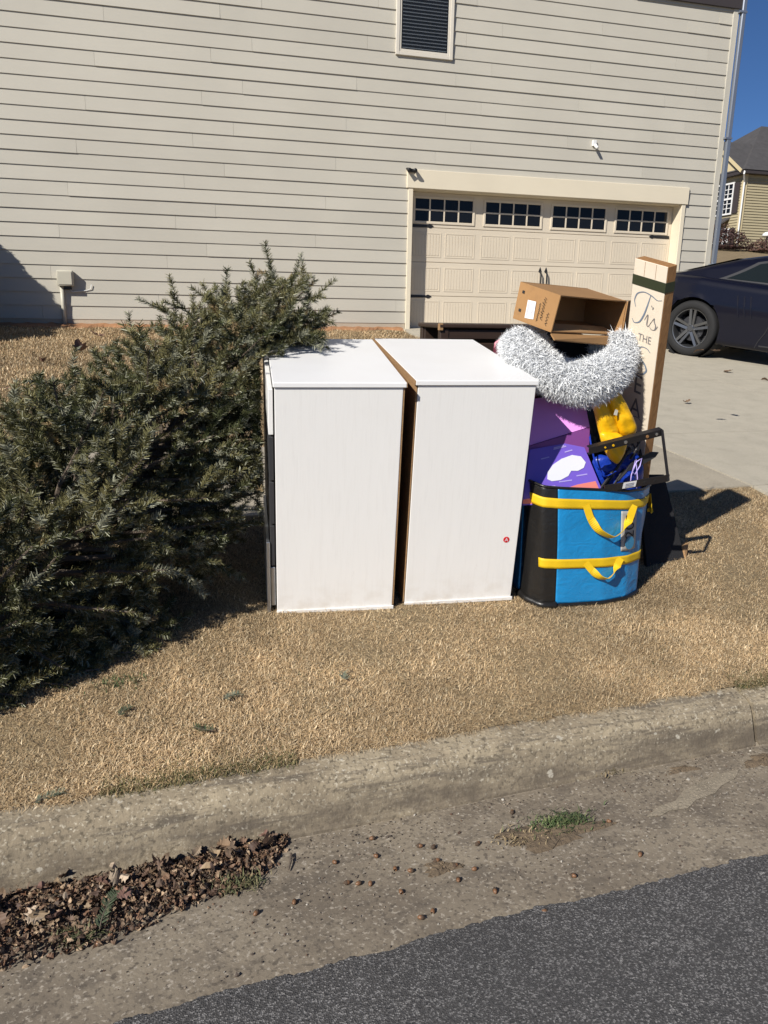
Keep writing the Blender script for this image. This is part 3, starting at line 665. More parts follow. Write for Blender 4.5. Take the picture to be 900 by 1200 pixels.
for x0, x1, nm in ((.55, 1.3, 'rear_window'), (2.62, 3.45, 'windscreen')):
    V = []; F = []
    for i in range(9):
        x = x0+(x1-x0)*i/8
        for y in (-.52, -.26, 0, .26, .52): V.append((x, y*(1.15 if nm == 'windscreen' else 1), roofz(x)+.008))
    for i in range(8):
        for k in range(4): F.append((i*5+k, (i+1)*5+k, (i+1)*5+k+1, i*5+k+1))
    mesh_obj(nm, V, F, MAT['cglass'], car, local=True, smooth=True)
def bodyline(pts, r, name, mat, side, off=.003):
    b = MB(); P = []
    for x, z in pts:
        s = section(x); y = float(np.interp(z, [q[1] for q in s[:12]], [q[0] for q in s[:12]])); P.append((x, side*(y+off), z))
    b.tube(P, r, 6); return b.build(name, mat, car, local=True)
for side in (-1, 1):
    bodyline([(2.0, .96), (2.03, .8), (2.06, .6), (2.0, .42), (1.93, .30), (1.9, .22)], .005, 'door_gap', MAT['inner'], side); bodyline([(3.3, .92), (3.32, .7), (3.3, .4), (3.25, .22)], .005, 'door_gap', MAT['inner'], side)
    for k in range(3): bodyline([(1.57+.085*k-.0, .84), (1.585+.085*k, .77), (1.60+.085*k, .71), (1.615+.085*k, .645), (1.63+.085*k, .58)], .0075, 'vent', MAT['paint'], side, .001)
    bodyline([(1.95, .25), (3.3, .25)], .012, 'sill_trim', MAT['inner'], side, -.004)
    bodyline([(2.13, .80), (2.2, .815), (2.3, .81)], .02, 'door_handle', MAT['paint'], side, .008)
    b = MB(); b.cbox((2.98, side*.86 if side > 0 else -1.04, .97), (3.14, 1.04 if side > 0 else -.86, 1.09), .03); b.build('mirror', MAT['paint'], car, local=True, auto=50)
    for k in range(2):
        b = MB(); y = side*(.36+.2*k); b.box((-.012, y-.085, .72), (.05, y+.085, .84)); b.build('tail_lamp', MAT['tail'], car, local=True)
    b = MB(); y = side*.52; b.box((4.74, y-.1, .58), (4.852, y+.1, .68)); b.build('headlight', MAT['lens'], car, local=True)
for wx, wr in WH:
    for side in (-1, 1):
        yo = side*.925; ax = (0, side, 0)
        b = MB(); b.lathe([(.255, -.24), (.33, -.245), (.358, -.225), (.366, -.17), (.366, -.05), (.355, -.012), (.33, .0), (.29, .002), (.262, -.008), (.255, -.03)], (wx, yo, wr), ax, 48)
        wh = mesh_obj('wheel', b.v, b.f, MAT['rubber'], car, local=True, smooth=True)
        b = MB(); b.lathe([(.262, -.008), (.262, -.02), (.248, -.024), (.236, -.06), (.232, -.2)], (wx, yo, wr), ax, 48); b.lathe([(.0, -.02), (.035, -.02), (.045, -.03), (.05, -.06)], (wx, yo, wr), ax, 24)
        for k in range(5):
            a = 2*math.pi*k/5+.3; d = np.array([math.cos(a), 0, math.sin(a)]); e = np.array([-math.sin(a), 0, math.cos(a)]); c = np.array([wx, yo, wr]); n = np.array([0, side, 0])
            i0, i1 = c+d*.03, c+d*.245
            q = [i0-e*.036-n*.03, i1-e*.050-n*.018, i1-e*.016-n*.018, i0-n*.042, i0-n*.042, i1+e*.016-n*.018, i1+e*.050-n*.018, i0+e*.036-n*.03]
            b.prism(q[:4], -n*.04); b.prism(q[4:], -n*.04)
        b.build('rim', MAT['alloy'], wh, local=True, auto=35)
        b = MB(); b.lathe([(.0, -.075), (.165, -.075), (.17, -.085), (.17, -.1)], (wx, yo, wr), ax, 32); b.build('brake_disc', MAT['chrome'], wh, local=True)
        b = MB(); b.lathe([(.405, -.02), (.412, -.3), (0, -.3)], (wx, yo, wr), ax, 40); b.build('wheel_arch', MAT['inner'], car, local=True)

# ------------------------------------------------------------------ two white chests of drawers
def rotm(a, bb, g):
    return Matrix.Rotation(a, 3, 'Z') @ Matrix.Rotation(bb, 3, 'X') @ Matrix.Rotation(g, 3, 'Y')
C1 = dict(loc=(.389, 3.053, .250), a=-.097, b=.147, w=.506, d=.87, h=.992)
C2 = dict(loc=(.936, 3.033, .247), a=-.070, b=.140, w=.505, d=.893, h=.999)
def chest(c, label, back_left, sticker):
    rt = rotm(c['a'], c['b'], 0); w, d, h = c['w'], c['d'], c['h']
    t = empty('chest_of_drawers', c['loc'], rt, label, 'dresser', 'white chests of drawers side by side on the grass')
    B = lambda n, lo, hi, mt, ch=.002, par=None: MB().cbox(lo, hi, ch).build(n, mt, par or t, local=True)
    x0, x1 = (.012, w-.006) if back_left else (.006, w-.010)
    B('side_panel', (x0, .004, .0), (x1, .022, h-.0225), MAT['foil']); B('side_panel', (x0, d-.022, .0), (x1, d-.004, h-.0225), MAT['foil'])
    B('top', (0, -.004, h-.020), (w+.002, d, h), MAT['laminate'], .0025)
    B('plinth', (x0-.002, -.003, .002), (x1+.006, .0035, .02), MAT['foil'])
    B('base', (x0+.01, .024, .03), (x1-.01, d-.024, .05), MAT['foil'])
    fx = 1 if back_left else -1
    bx = (.004, .010) if back_left else (w-.009, w-.003)
    B('back_panel', (bx[0], .006, .02), (bx[1], d-.006, h-.022), MAT['chip'], .001)
    e0 = (-.0035, .001) if back_left else (w+.0015, w+.0045)
    B('raw_edge', (e0[0], -.003, h-.0195), (e0[1], d-.001, h-.0008), MAT['chip'], .0005)
    xf = (w-.024, w-.008) if back_left else (-.018, -.0)
    n = 5; H = h-.06; gap = .008
    for k in range(n):
        z0 = .035+k*H/n+gap/2; z1 = .035+(k+1)*H/n-gap/2
        fr = B('drawer_front_or_gap', (xf[0], .012, z0), (xf[1], d-.012, z1), MAT['foil'] if (back_left or k == n-1) else (MAT['steel'] if k == 0 else MAT['gapshade']))  # dark slabs stand in for the shade in the openings of missing drawers
    if not back_left:     # the lowest front hangs loose and stands off the carcass
        B('loose_runner', (-.034, .004, .01), (-.020, d*.6, .335), MAT['steel'])
    return t
ch1 = chest(C1, 'white chest of drawers next to the fir tree with loose drawer fronts', False, False)
ch2 = chest(C2, 'white chest of drawers with a red sticker beside the blue bag', True, True)
def text_mesh(txt, size, o, xd, yd, mat, parent, name='lettering', align='CENTER', depth=.0012, sx=1.0, shear=0.0):
    cu = bpy.data.curves.new('t', 'FONT'); cu.body = txt; cu.size = size; cu.align_x = align; cu.align_y = 'CENTER'; cu.extrude = 0.0; cu.resolution_u = 4; cu.shear = shear
    ob = bpy.data.objects.new('t', cu); COL.objects.link(ob); me = bpy.data.meshes.new_from_object(ob)
    n = len(me.vertices); co = np.empty(n*3); me.vertices.foreach_get('co', co); co = co.reshape(-1, 3); fs = [tuple(p.vertices) for p in me.polygons]
    bpy.data.objects.remove(ob); bpy.data.curves.remove(cu); bpy.data.meshes.remove(me)
    xd, yd, o = (np.array(q, float) for q in (xd, yd, o)); xd /= np.linalg.norm(xd); yd /= np.linalg.norm(yd); zd = np.cross(xd, yd)
    V = o+co[:, :1]*sx*xd+co[:, 1:2]*yd+zd*depth
    return mesh_obj(name, V, fs, mat, parent)
def wl(t, p): return np.array(MW[t.name] @ Vector(p))
# sticker: red disc with a white letter
q = (.447, .0035, .300)
b = MB(); b.lathe([(0, .0012), (.0135, .0012), (.0138, 0)], q, (0, -1, 0), 28); stk = b.build('sticker', MAT['red'], ch2, local=True)
rt3 = np.array(MW[ch2.name].to_3x3())
text_mesh('A', .023, wl(ch2, (q[0], q[1]-.0014, q[2]-.0005)), rt3[:, 0], rt3[:, 2], MAT['wprint'], stk, 'letter', depth=.0006)

# ------------------------------------------------------------------ dark wooden furniture behind them
p0, p1 = at(515, 384, 4.12), at(640, 384, 4.12); zt = p0[2]-.003; zb = float(zg(p0[0], 4.2))+.01
dw = empty('dark_wood_bench', ((p0[0]+p1[0])/2, 4.2, zb), label='dark brown wooden furniture with horizontal rails behind the white chests', cat='furniture')
X0, X1 = p0[0], p1[0]+.15
for x in (X0, X1-.05):
    for y in (4.10, 4.42): MB().cbox((x, y, zb-.02), (x+.05, y+.045, zt), .004).build('leg', MAT['dwood'], dw)
for i, z in enumerate((zt-.03, zt-.105, zt-.18, zt-.40, zt-.62, zt-.84)): MB().cbox((X0+.008, 4.105, z-.028), (X1-.008, 4.135, z+.028), .005).build('rail', MAT['dwood'], dw)
MB().cbox((X0-.012, 4.085, zt+.0005), (X1+.012, 4.47, zt+.024), .006).build('top', MAT['dwood'], dw)
MB().cbox((X0+.01, 4.40, zb+.15), (X1-.01, 4.415, zt), .003).build('back_panel', MAT['dwood'], dw)
MB().cbox((X0-.014, 4.087, zt-.012), (X0+.012, 4.11, zt+.026), .003).build('corner_block', MAT['chip'], dw)

# ------------------------------------------------------------------ blue carrier bag
def gpt(x, y): return (x, y, float(zg(x, y))+.004)
BOT = [gpt(1.525, 3.34), gpt(1.500, 3.05), gpt(1.505, 2.985), gpt(1.548, 2.918), gpt(1.63, 2.908), gpt(1.84, 2.905), gpt(1.97, 2.925), gpt(2.065, 2.975), gpt(2.085, 3.06), gpt(2.09, 3.34)]
TOP = [at(628, 556, 3.36), at(617, 561, 3.07), at(621, 563, 3.0), at(637, 570, 2.935), at(659, 572, 2.915), at(708, 574, 2.925), at(735, 575, 2.955), at(754, 573, 3.01), at(762, 568, 3.09), at(750, 556, 3.36)]
BOT, TOP = np.array(BOT), np.array(TOP)
cum = np.concatenate([[0], np.cumsum(np.linalg.norm(np.diff(BOT, axis=0), axis=1))]); cum /= cum[-1]
def cr(P, s):
    out = []
    for k in range(3):
        x = P[:, k]; tgt = np.interp(s, cum, x); sm = sum(np.interp(np.clip(s+o, 0, 1), cum, x) for o in (-.010, -.005, 0, .005, .010))/5; out.append(sm)
    return np.stack(out, -1)
def bagpt(s, h, off=0.0):
    s = np.atleast_1d(np.asarray(s, float)); h = np.broadcast_to(np.asarray(h, float), s.shape)
    a, c = cr(BOT, s), cr(TOP, s); p = a+(c-a)*h[:, None]
    e = .004; tg = cr(BOT, np.clip(s+e, 0, 1))-cr(BOT, np.clip(s-e, 0, 1)); n = np.stack([tg[:, 1], -tg[:, 0], 0*tg[:, 0]], 1); n /= np.linalg.norm(n, axis=1)[:, None]
    wr = .0012*np.sin(s*37+h*9)*np.sin(h*11+s*23)+.0025*np.sin(h*5+s*13)
    bulge = .008*np.sin(np.pi*np.clip(h, 0, 1))**.7*np.clip(np.sin(s*np.pi), 0, 1)
    return p+n*(bulge+wr+off)[:, None]
def bagpatch(s0, s1, h0, h1, ns_, nh_, off=0.0, thick=0.0):
    ss = np.linspace(s0, s1, ns_+1); hh = np.linspace(h0, h1, nh_+1); Sg, Hg = np.meshgrid(ss, hh); V = bagpt(Sg.ravel(), Hg.ravel(), off)
    a = ns_+1; F = [(j*a+i, j*a+i+1, (j+1)*a+i+1, (j+1)*a+i) for j in range(nh_) for i in range(ns_)]
    if thick:
        n = len(V); V = np.vstack([V, bagpt(Sg.ravel(), Hg.ravel(), off-thick)])
        F += [tuple(k+n for k in f[::-1]) for f in F]
        ring = [i for i in range(a)]+[j*a+a-1 for j in range(1, nh_+1)]+[nh_*a+i for i in range(a-2, -1, -1)]+[j*a for j in range(nh_-1, 0, -1)]
        F += [(ring[(k+1) % len(ring)], ring[k], ring[k]+n, ring[(k+1) % len(ring)]+n) for k in range(len(ring))]
    return V, F
bag = empty('carrier_bag', (1.77, 3.1, .25), label='large blue and black woven carrier bag with yellow straps, stuffed full', cat='bag')
sB = float(cum[3]); sK = sB+.045*1.05; s1_ = float(cum[1]); sR = float(cum[7])
mesh_obj('back_panel', *bagpatch(0, s1_, 0, 1, 14, 30, 0, .003), MAT['tblue'], bag, smooth=True)
mesh_obj('end_panel', *bagpatch(s1_, sK, 0, 1, 24, 40, 0, .003), MAT['tblack'], bag, smooth=True)
mesh_obj('front_panel', *bagpatch(sK, float(cum[8]), 0.02, 1, 70, 40, 0, .003), MAT['tblue'], bag, smooth=True)
mesh_obj('end_panel', *bagpatch(float(cum[8]), 1, 0, 1, 20, 40, 0, .003), MAT['tblack'], bag, smooth=True)
rim = bagpt(np.linspace(0, 1, 90), 1.0, .001); MB().tube(rim, .006, 6).build('rim_piping', MAT['tblack'], bag, smooth=True)
MB().tube(bagpt(np.full(24, s1_), np.linspace(.04, 1.0, 24), .003), .005, 6).build('piping', MAT['tblue'], bag, smooth=True)
MB().tube(bagpt(np.linspace(s1_, sK, 30), .018, .004), .017, 7).build('bottom_gusset', MAT['tblack'], bag, smooth=True)
MB().tube(bagpt(np.linspace(sK, float(cum[8]), 40), .012, .0), .010, 6).build('bottom_gusset', MAT['tblack'], bag, smooth=True)
Vb = [BOT[i]+np.array([0, 0, .02]) for i in range(len(BOT))]; mesh_obj('floor', Vb, [tuple(range(len(Vb)))], MAT['tblack'], bag)
def strap(s0, s1, h0, h1): return mesh_obj('strap', *bagpatch(s0, s1, h0, h1, 60, 4, .004, .002), MAT['webbing'], bag, smooth=True)
strap(s1_+.004, 1, .835, .915); strap(sB-.012, .9, .335, .415)
def ribbon(name, pts, wdir, w, mat, parent, th=.002):
    pts = np.array(pts, float)
    t_ = np.linspace(0, len(pts)-1, 8*(len(pts)-1)+1); i = np.arange(len(pts))
    def cat(k):       # smooth interpolation through the given points
        x = np.interp(t_, i, pts[:, k]); 
        for _ in range(6): x[1:-1] = (x[:-2]+2*x[1:-1]+x[2:])/4
        return x
    c = np.stack([cat(0), cat(1), cat(2)], 1); V = []; F = []
    wd = [np.array(d, float) for d in wdir]
    for k in range(len(c)):
        f = k/(len(c)-1)*(len(wd)-1); a = int(min(f, len(wd)-2)); d = wd[a]*(1-f+a)+wd[a+1]*(f-a); d /= np.linalg.norm(d)
        tg = c[min(k+1, len(c)-1)]-c[max(k-1, 0)]; tg /= np.linalg.norm(tg); d = d-tg*(d@tg); d /= np.linalg.norm(d); n = np.cross(tg, d)
        for sx, sy in ((-1, -1), (1, -1), (1, 1), (-1, 1)): V.append(c[k]+d*w/2*sx+n*th/2*sy)
    for k in range(len(c)-1):
        for j in range(4): F.append((k*4+j, k*4+(j+1) % 4, (k+1)*4+(j+1) % 4, (k+1)*4+j))
    return mesh_obj(name, V, F, mat, parent, smooth=False)
def sfor(px):      # distance along the front that lies at a given column of the picture
    return float(np.interp(px, [637, 659, 708, 735, 752], [sB, float(cum[4]), float(cum[5]), float(cum[6]), float(cum[7])]))
def hp(px, h, off): return bagpt([sfor(px)], h, off)[0]
ribbon('handle', [hp(686, .87, .006), hp(690, .76, .014), hp(698, .66, .03), hp(712, .60, .036), hp(726, .66, .03), hp(735, .77, .016), hp(740, .87, .008)], [(1, 0, 0), (1, 0, .1), (.4, -.8, .5), (0, -.9, .5), (-.4, -.8, .5), (1, 0, -.1), (1, 0, 0)], .034, MAT['webbing'], bag)
ribbon('handle', [hp(686, .38, .006), hp(692, .32, .014), hp(700, .26, .026), hp(708, .24, .03), hp(716, .29, .026), hp(723, .36, .012), hp(727, .40, .007)], [(1, 0, 0), (1, 0, .1), (.4, -.8, .5), (0, -.9, .5), (-.4, -.8, .5), (1, 0, -.1), (1, 0, 0)], .032, MAT['webbing'], bag)
ribbon('handle', [bagpt([.80], .90, .008)[0], bagpt([.79], .80, .02)[0], bagpt([.80], .72, .028)[0], bagpt([.82], .76, .03)[0], bagpt([.83], .90, .01)[0]], [(.3, 1, 0), (.3, 1, .2), (.3, 1, 0)], .03, MAT['webbing'], bag)
sL0, sL1 = sfor(727), sfor(744)
lab = mesh_obj('label', *bagpatch(sL0, sL1, .46, .82, 10, 14, .0045, .001), MAT['grey20'], bag, smooth=True)
pc = bagpt([(sL0+sL1)/2], .53, .0075)[0]; pu = bagpt([(sL0+sL1)/2], .80, .0075)[0]; pr_ = bagpt([sL1], .53, .0075)[0]; pl_ = bagpt([sL0], .53, .0075)[0]
yd = pu-pc; xd = pr_-pl_; nn = np.cross(xd, yd); nn /= np.linalg.norm(nn)
b = MB(); b.lathe([(0, .001), (.030, .001), (.030, -.001)], pc+nn*.001, nn, 24); b.build('blue_dot', MAT['dot'], lab)
text_mesh('205', .088, bagpt([(sL0+sL1)/2], .685, .0085)[0], yd, -xd, MAT['ink'], lab, 'number', depth=.0006, sx=.9)

# ------------------------------------------------------------------ what is stuffed in it and piled above
def on_plane(x, y, a, b_, c):
    n = np.cross(b_-a, c-a); d = cF+(x-450)/FPX*cR-(y-600)/FPX*cU
    return CAM+d*(((a-CAM)@n)/(d@n))
def quad(p):
    a, b_, c = (at(*v) for v in p[:3]); return [a, b_, c, on_plane(p[3][0], p[3][1], a, b_, c)]
def cardbox(name, q, depth, mat, label, group=None, edge=None):
    q = np.array(q, float); n = np.cross(q[1]-q[0], q[3]-q[0]); n /= np.linalg.norm(n); c = q.mean(0)-n*depth/2
    t = empty(name, c, label=label, cat='box', group=group)
    MB().slab(q, depth).build('carton', mat, t)
    return t, q, n
vb, q, n = cardbox('violet_box', quad([(612, 592, 2.975), (712, 590, 2.985), (681.5, 516, 3.06), (621, 527)]), .11, MAT['violet'], 'violet carton with a white printed picture and coral band, in the blue bag')
def onq(u, w, off=.0015): return (q[0]*(1-u)*(1-w)+q[1]*u*(1-w)+q[2]*u*w+q[3]*(1-u)*w)+n*off
P = [onq(u, w) for u, w in ((.0, .02), (.97, .02), (.96, .36), (.7, .32), (.45, .24), (.2, .15), (.0, .10))]; MB().prism(P, -n*.001).build('coral_band', MAT['coral'], vb)
bl = [(.30, .44), (.36, .40), (.48, .41), (.60, .47), (.66, .55), (.76, .54), (.86, .58), (.92, .66), (.88, .76), (.74, .80), (.55, .76), (.40, .68), (.31, .56)]
MB().prism([onq(u, w, .002) for u, w in bl], -n*.001).build('white_picture', MAT['wprint'], vb)
for (u, w, l) in ((.30, .30, .2), (.55, .38, .18), (.80, .46, .16), (.70, .86, .14), (.28, .80, .14), (.55, .955, .2), (.56, .935, .24)):
    MB().prism([onq(u-l/2, w-.008), onq(u+l/2, w+.008), onq(u+l/2, w+.026), onq(u-l/2, w+.010)], -n*.001).build('print', MAT['lil'], vb)
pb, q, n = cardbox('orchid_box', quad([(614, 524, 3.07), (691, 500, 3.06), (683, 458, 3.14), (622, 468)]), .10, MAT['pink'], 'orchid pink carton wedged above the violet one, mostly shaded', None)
MB().slab(quad([(612, 548, 3.05), (690, 530, 3.05), (691.2, 501, 3.057), (614, 525)]), .08).build('lower_carton', MAT['pinkshade'], pb)  # lower face of the orchid carton, its shade painted in as darker purple
# black sack behind them carries the ring
def pillow(o_pts, dirn, thick, name, mat, parent, rings=9, wr=.006, seed=0, flat=.5):
    """stuffed fabric: closed outline (world points) swollen on both sides by thick along dirn"""
    P = np.array(o_pts, float); c = P.mean(0); n = np.array(dirn, float); n /= np.linalg.norm(n)
    k = 6; N = len(P)*k; i = np.arange(N)/k; ii = i.astype(int); f = (i-ii)[:, None]
    L = P[ii % len(P)]*(1-f)+P[(ii+1) % len(P)]*f
    for _ in range(4): L = (np.roll(L, 1, 0)+2*L+np.roll(L, -1, 0))/4
    r = np.random.default_rng(seed); ph = r.uniform(0, 6.3, 6); V = []; F = []
    for s in (1, -1):
        for j in range(rings+1):
            t = j/rings; prof = (1-(1-t)**2.2)**flat if t > 0 else 0
            Q = L*(1-t)+c*t
            w = wr*(np.sin(Q[:, 0]*60+Q[:, 2]*25+ph[0])+np.sin(Q[:, 2]*85-Q[:, 0]*30+ph[1])+.7*np.sin(Q[:, 0]*130+Q[:, 2]*110+ph[2]))*min(1, 3*t)
            V += list(Q+n*(s*(thick*prof+w*(1 if s > 0 else 0)))[:, None])
    for h in range(2):
        o = h*(rings+1)*N
        for j in range(rings):
            for a in range(N):
                q = (o+j*N+a, o+j*N+(a+1) % N, o+(j+1)*N+(a+1) % N, o+(j+1)*N+a); F.append(q if h == 0 else q[::-1])
    return mesh_obj(name, V, F, mat, parent, smooth=True)
t = empty('black_sack', (1.8, 3.3, .3), label='black plastic sack stuffed upright behind the boxes in the blue bag', cat='sack')
pillow([at(x, y, 3.42) for x, y in ((628, 620), (720, 620), (734, 560), (728, 480), (715, 450), (660, 445), (630, 455), (622, 540))], (0, -1, .12), .10, 'film', MAT['tblack'], t, seed=5)
# yellow nylon case, two folded sleeves over a pouch
t = empty('yellow_fabric_case', at(715, 520, 3.08), label='bright yellow nylon case folded over in the blue bag under the fluffy ring', cat='fabric case')
pillow([at(x, y, 3.02) for x, y in ((689, 464), (704, 460), (716, 476), (724, 496), (727, 514), (714, 520), (704, 516), (699, 496), (696, 480))], (-.25, -1, .3), .035, 'sleeve', MAT['yfab'], t, seed=1, wr=0.0025)
pillow([at(x, y, 3.01) for x, y in ((708, 460), (721, 453), (731, 470), (741, 490), (747, 504), (741, 513), (727, 511), (720, 494), (714, 478))], (-.1, -1, .3), .04, 'sleeve', MAT['yfab'], t, seed=2, wr=0.0025)
pillow([at(x, y, 3.0) for x, y in ((701, 506), (724, 506), (736, 516), (731, 534), (724, 545), (714, 538), (707, 524))], (-.1, -1, .35), .035, 'pouch', MAT['yfab'], t, seed=3, wr=0.003)
MB().slab([at(719.5, 486, 2.965), at(723, 487, 2.965), at(724.5, 481, 2.97), at(721.5, 479.5, 2.97)], .003).build('tag', MAT['greybox'], t)
t = empty('blue_fabric_pouch', at(712, 560, 3.08), label='royal blue nylon pouch sticking out of the blue bag below the yellow case', cat='pouch')
pillow([at(x, y, 3.08) for x, y in ((692, 540), (704, 531), (718, 540), (733, 535), (745, 528), (755, 545), (752, 580), (715, 590), (698, 580))], (0, -1, .3), .045, 'cloth', MAT['bfab'], t, seed=4, wr=.005)
ribbon('drawstring', [at(690, 500, 3.09), at(692, 520, 3.03), at(698, 545, 3.005), (at(708, 560, 3.0)), at(722, 552, 3.02)], [(1, 0, .3), (1, 0, .3)], .007, MAT['bfab'], t)
# black steel wall bracket
t = empty('metal_bracket', at(740, 560, 2.98), label='black steel rail bracket poking out over the edge of the blue bag', cat='bracket')
A0, A1, B1, B0 = at(690, 529, 2.93), at(775, 507, 2.92), at(784, 560, 2.91), at(708, 573, 2.925)
up = np.array([0, -.25, 1.0]); fw = np.array([0, -1.0, -.25])
b = MB(); b.bar(A0, A1, .004, .030, up); b.bar(A0+up*.014+fw*-.012, A1+up*.014+fw*-.012, .026, .004, up); ra = b.build('rail', MAT['bmetal'], t)
b = MB(); b.bar(B0, B1, .004, .034, up); b.bar(B0-up*.016-fw*.012, B1-up*.016-fw*.012, .026, .004, up); rb = b.build('rail', MAT['bmetal'], t)
b = MB(); b.bar(A1+up*.012, B1-up*.012, .016, .010, (1, -.4, 0)); b.build('upright', MAT['bmetal'], t)
for f, mt, r in ((.5, 'zinc', .0075), (.33, 'yfab', .005), (.22, 'yfab', .004), (.80, 'signw', .007), (.93, 'zinc', .006)):
    c = A0*(1-f)+A1*f+fw*.003; MB().lathe([(0, .002), (r, .002), (r, -.001)], c, fw, 14).build('bright_hole', MAT[mt], ra)  # rail holes drawn as discs in the bright tones seen through them
for f in (.62, .78): MB().lathe([(0, .001), (.006, .001), (.006, -.001)], B0*(1-f)+B1*f+fw*.0025, fw, 14).build('hole', MAT['ink'], rb)
c0, c1 = B0*.72+B1*.28+fw*.004, B0*.52+B1*.48+fw*.004
MB().slab([c0-up*.012, c1-up*.012, c1+up*.016, c0+up*.016], .001).build('sticker', MAT['paper'], rb)
for i in range(3): MB().bar(c0*.85+c1*.15+up*(.009-.007*i)+fw*.0016, c0*.2+c1*.8+up*(.009-.007*i)+fw*.0016, .0006, .002, up).build('print', MAT['faint'], rb)
# loose black rods and a blade
for i, (x0, y0, x1, y1, Y, r) in enumerate(((704, 578, 737, 527, 3.02, .010), (712, 580, 745, 528, 3.03, .009), (722, 582, 748, 520, 3.05, .008), (697, 582, 716, 556, 3.0, .011), (744, 575, 757, 494, 3.12, .013))):
    a_, c_ = at(x0, y0, Y), at(x1, y1, Y+.02); t = empty('black_rod', a_, label=('black rod leaning up beside the blue pouch', 'black rod in the middle of the bundle behind the bracket sticker', 'thin black rod crossing behind the grey blade', 'short thick black rod lying by the coral edge of the violet box', 'tall black rod standing against the cream sign')[i], cat='rod', group='loose black rods in the blue bag')
    mid = a_*.8+c_*.2; MB().tube([a_, mid, mid, c_], [r*1.15, r*1.15, r*.7, r*.6], 8).build('shaft', MAT['bmetal'], t)
    MB().lathe([(r*.9, 0), (r, .006), (r*.6, .018), (0, .02)], c_, c_-a_, 10).build('tip', MAT['bmetal'], t, smooth=True)
t = empty('grey_blade', at(752, 540, 3.0), label='dark grey pointed plastic blade leaning out of the blue bag', cat='blade')
P = [at(x, y, 3.0) for x, y in ((733, 553), (741, 542), (752, 535), (764, 530), (772, 530.5), (768, 536), (756, 543), (744, 549))]; MB().prism(P, (0, .006, .002)).build('blade', MAT['chrome'], t)
b = MB(); b.tube([at(724, 563, 3.01), at(734, 552, 3.004)], .007, 8); b.build('handle', MAT['bmetal'], t)
t = empty('white_cable', at(742, 560, 2.985), label='thin pale cable looped behind the black bracket', cat='cable')
MB().tube([at(x, y, 2.99+.004*(i % 2)) for i, (x, y) in enumerate(((738, 572), (740, 556), (746, 541), (752, 537), (750, 546), (744, 556), (741, 553), (745, 538), (747, 560), (746, 574)))], .0028, 6).build('loop', MAT['lil'], t, smooth=True)

# fluffy ring-shaped pet bed
rc = at(667, 405, 3.18); rn = np.array([-.04, -.60, .80]); rn /= np.linalg.norm(rn)
ru = np.array([1.0, .0, -.17]); ru -= rn*(ru@rn); ru /= np.linalg.norm(ru); rv = np.cross(rn, ru)
RM, Rm = .218, .082
bed = empty('fluffy_pet_bed', rc-rn*.08, label='white and grey shaggy ring-shaped pet bed draped over the blue bag', cat='pet bed')
def tor(u, v, r):
    d = np.cos(u)[:, None]*ru+np.sin(u)[:, None]*rv; nn_ = np.cos(v)[:, None]*d+np.sin(v)[:, None]*rn
    sag = -.012*np.clip(-np.sin(u), 0, 1)[:, None]*np.array([0, .0, 1.0])-.20*np.clip(np.sin(u), 0, 1)[:, None]*np.array([0, -.2, 1.0])
    rr = RM*(1+.04*np.sin(3*u+1))
    return rc+d*rr[:, None]+nn_*np.reshape(r*(1+.10*np.sin(u*4+.5)), (-1, 1))+sag, nn_, d
U_, V_ = np.meshgrid(np.linspace(0, 2*np.pi, 73)[:-1], np.linspace(0, 2*np.pi, 21)[:-1], indexing='ij')
P, _, _ = tor(U_.ravel(), V_.ravel(), np.full(U_.size, Rm*.93))
F = [(i*20+j, ((i+1) % 72)*20+j, ((i+1) % 72)*20+(j+1) % 20, i*20+(j+1) % 20) for i in range(72) for j in range(20)]
mesh_obj('bolster', P, F, MAT['furbase'], bed, smooth=True)
b = MB(); b.lathe([(0, -.045), (.15, -.05), (.20, -.055), (.21, -.085), (.15, -.10), (0, -.105)], rc, rn, 40); b.build('cushion', MAT['blackcloth'], bed, smooth=True)
def fur(n, seed=3):
    r = np.random.default_rng(seed); u = r.uniform(0, 2*np.pi, n); v = r.uniform(0, 2*np.pi, n)
    keep = r.uniform(0, 1, n) < (RM+Rm*np.cos(v))/(RM+Rm); u, v = u[keep], v[keep]; n = len(u)
    p, nn_, d = tor(u, v, np.full(n, Rm*.92)); tu = np.cross(nn_, r.normal(size=(n, 3))); tu /= np.linalg.norm(tu, axis=1)[:, None]
    ln = r.uniform(.014, .032, n)[:, None]; w = r.uniform(.0009, .0017, n)[:, None]
    lean = nn_*.7+tu*r.uniform(.3, 1.1, n)[:, None]+np.array([0, 0, -.35]); lean /= np.linalg.norm(lean, axis=1)[:, None]
    wd = np.cross(lean, r.normal(size=(n, 3))); wd /= np.linalg.norm(wd, axis=1)[:, None]
    md = p+nn_*ln*.5+tu*ln*.15+r.normal(size=(n, 3))*ln*.12; tp = p+lean*ln*1.0+nn_*ln*.2+r.normal(size=(n, 3))*ln*.25
    Vv = np.stack([p-wd*w, p+wd*w, md+wd*w*1.2, md-wd*w*1.2, tp], 1).reshape(-1, 3); k = np.arange(n)[:, None]*5
    Ft = np.vstack([k+np.array([0, 1, 2]), k+np.array([0, 2, 3]), k+np.array([3, 2, 4])])
    g = np.where(r.uniform(0, 1, n) < .14, r.uniform(.38, .6, n), r.uniform(.72, .88, n)); cc = np.stack([g*.985, g, g*1.01], 1)
    return mesh_obj('fur', Vv, Ft, MAT['fur'], bed, col=np.repeat(cc, 5, 0), kind='stuff')
fur(95000)

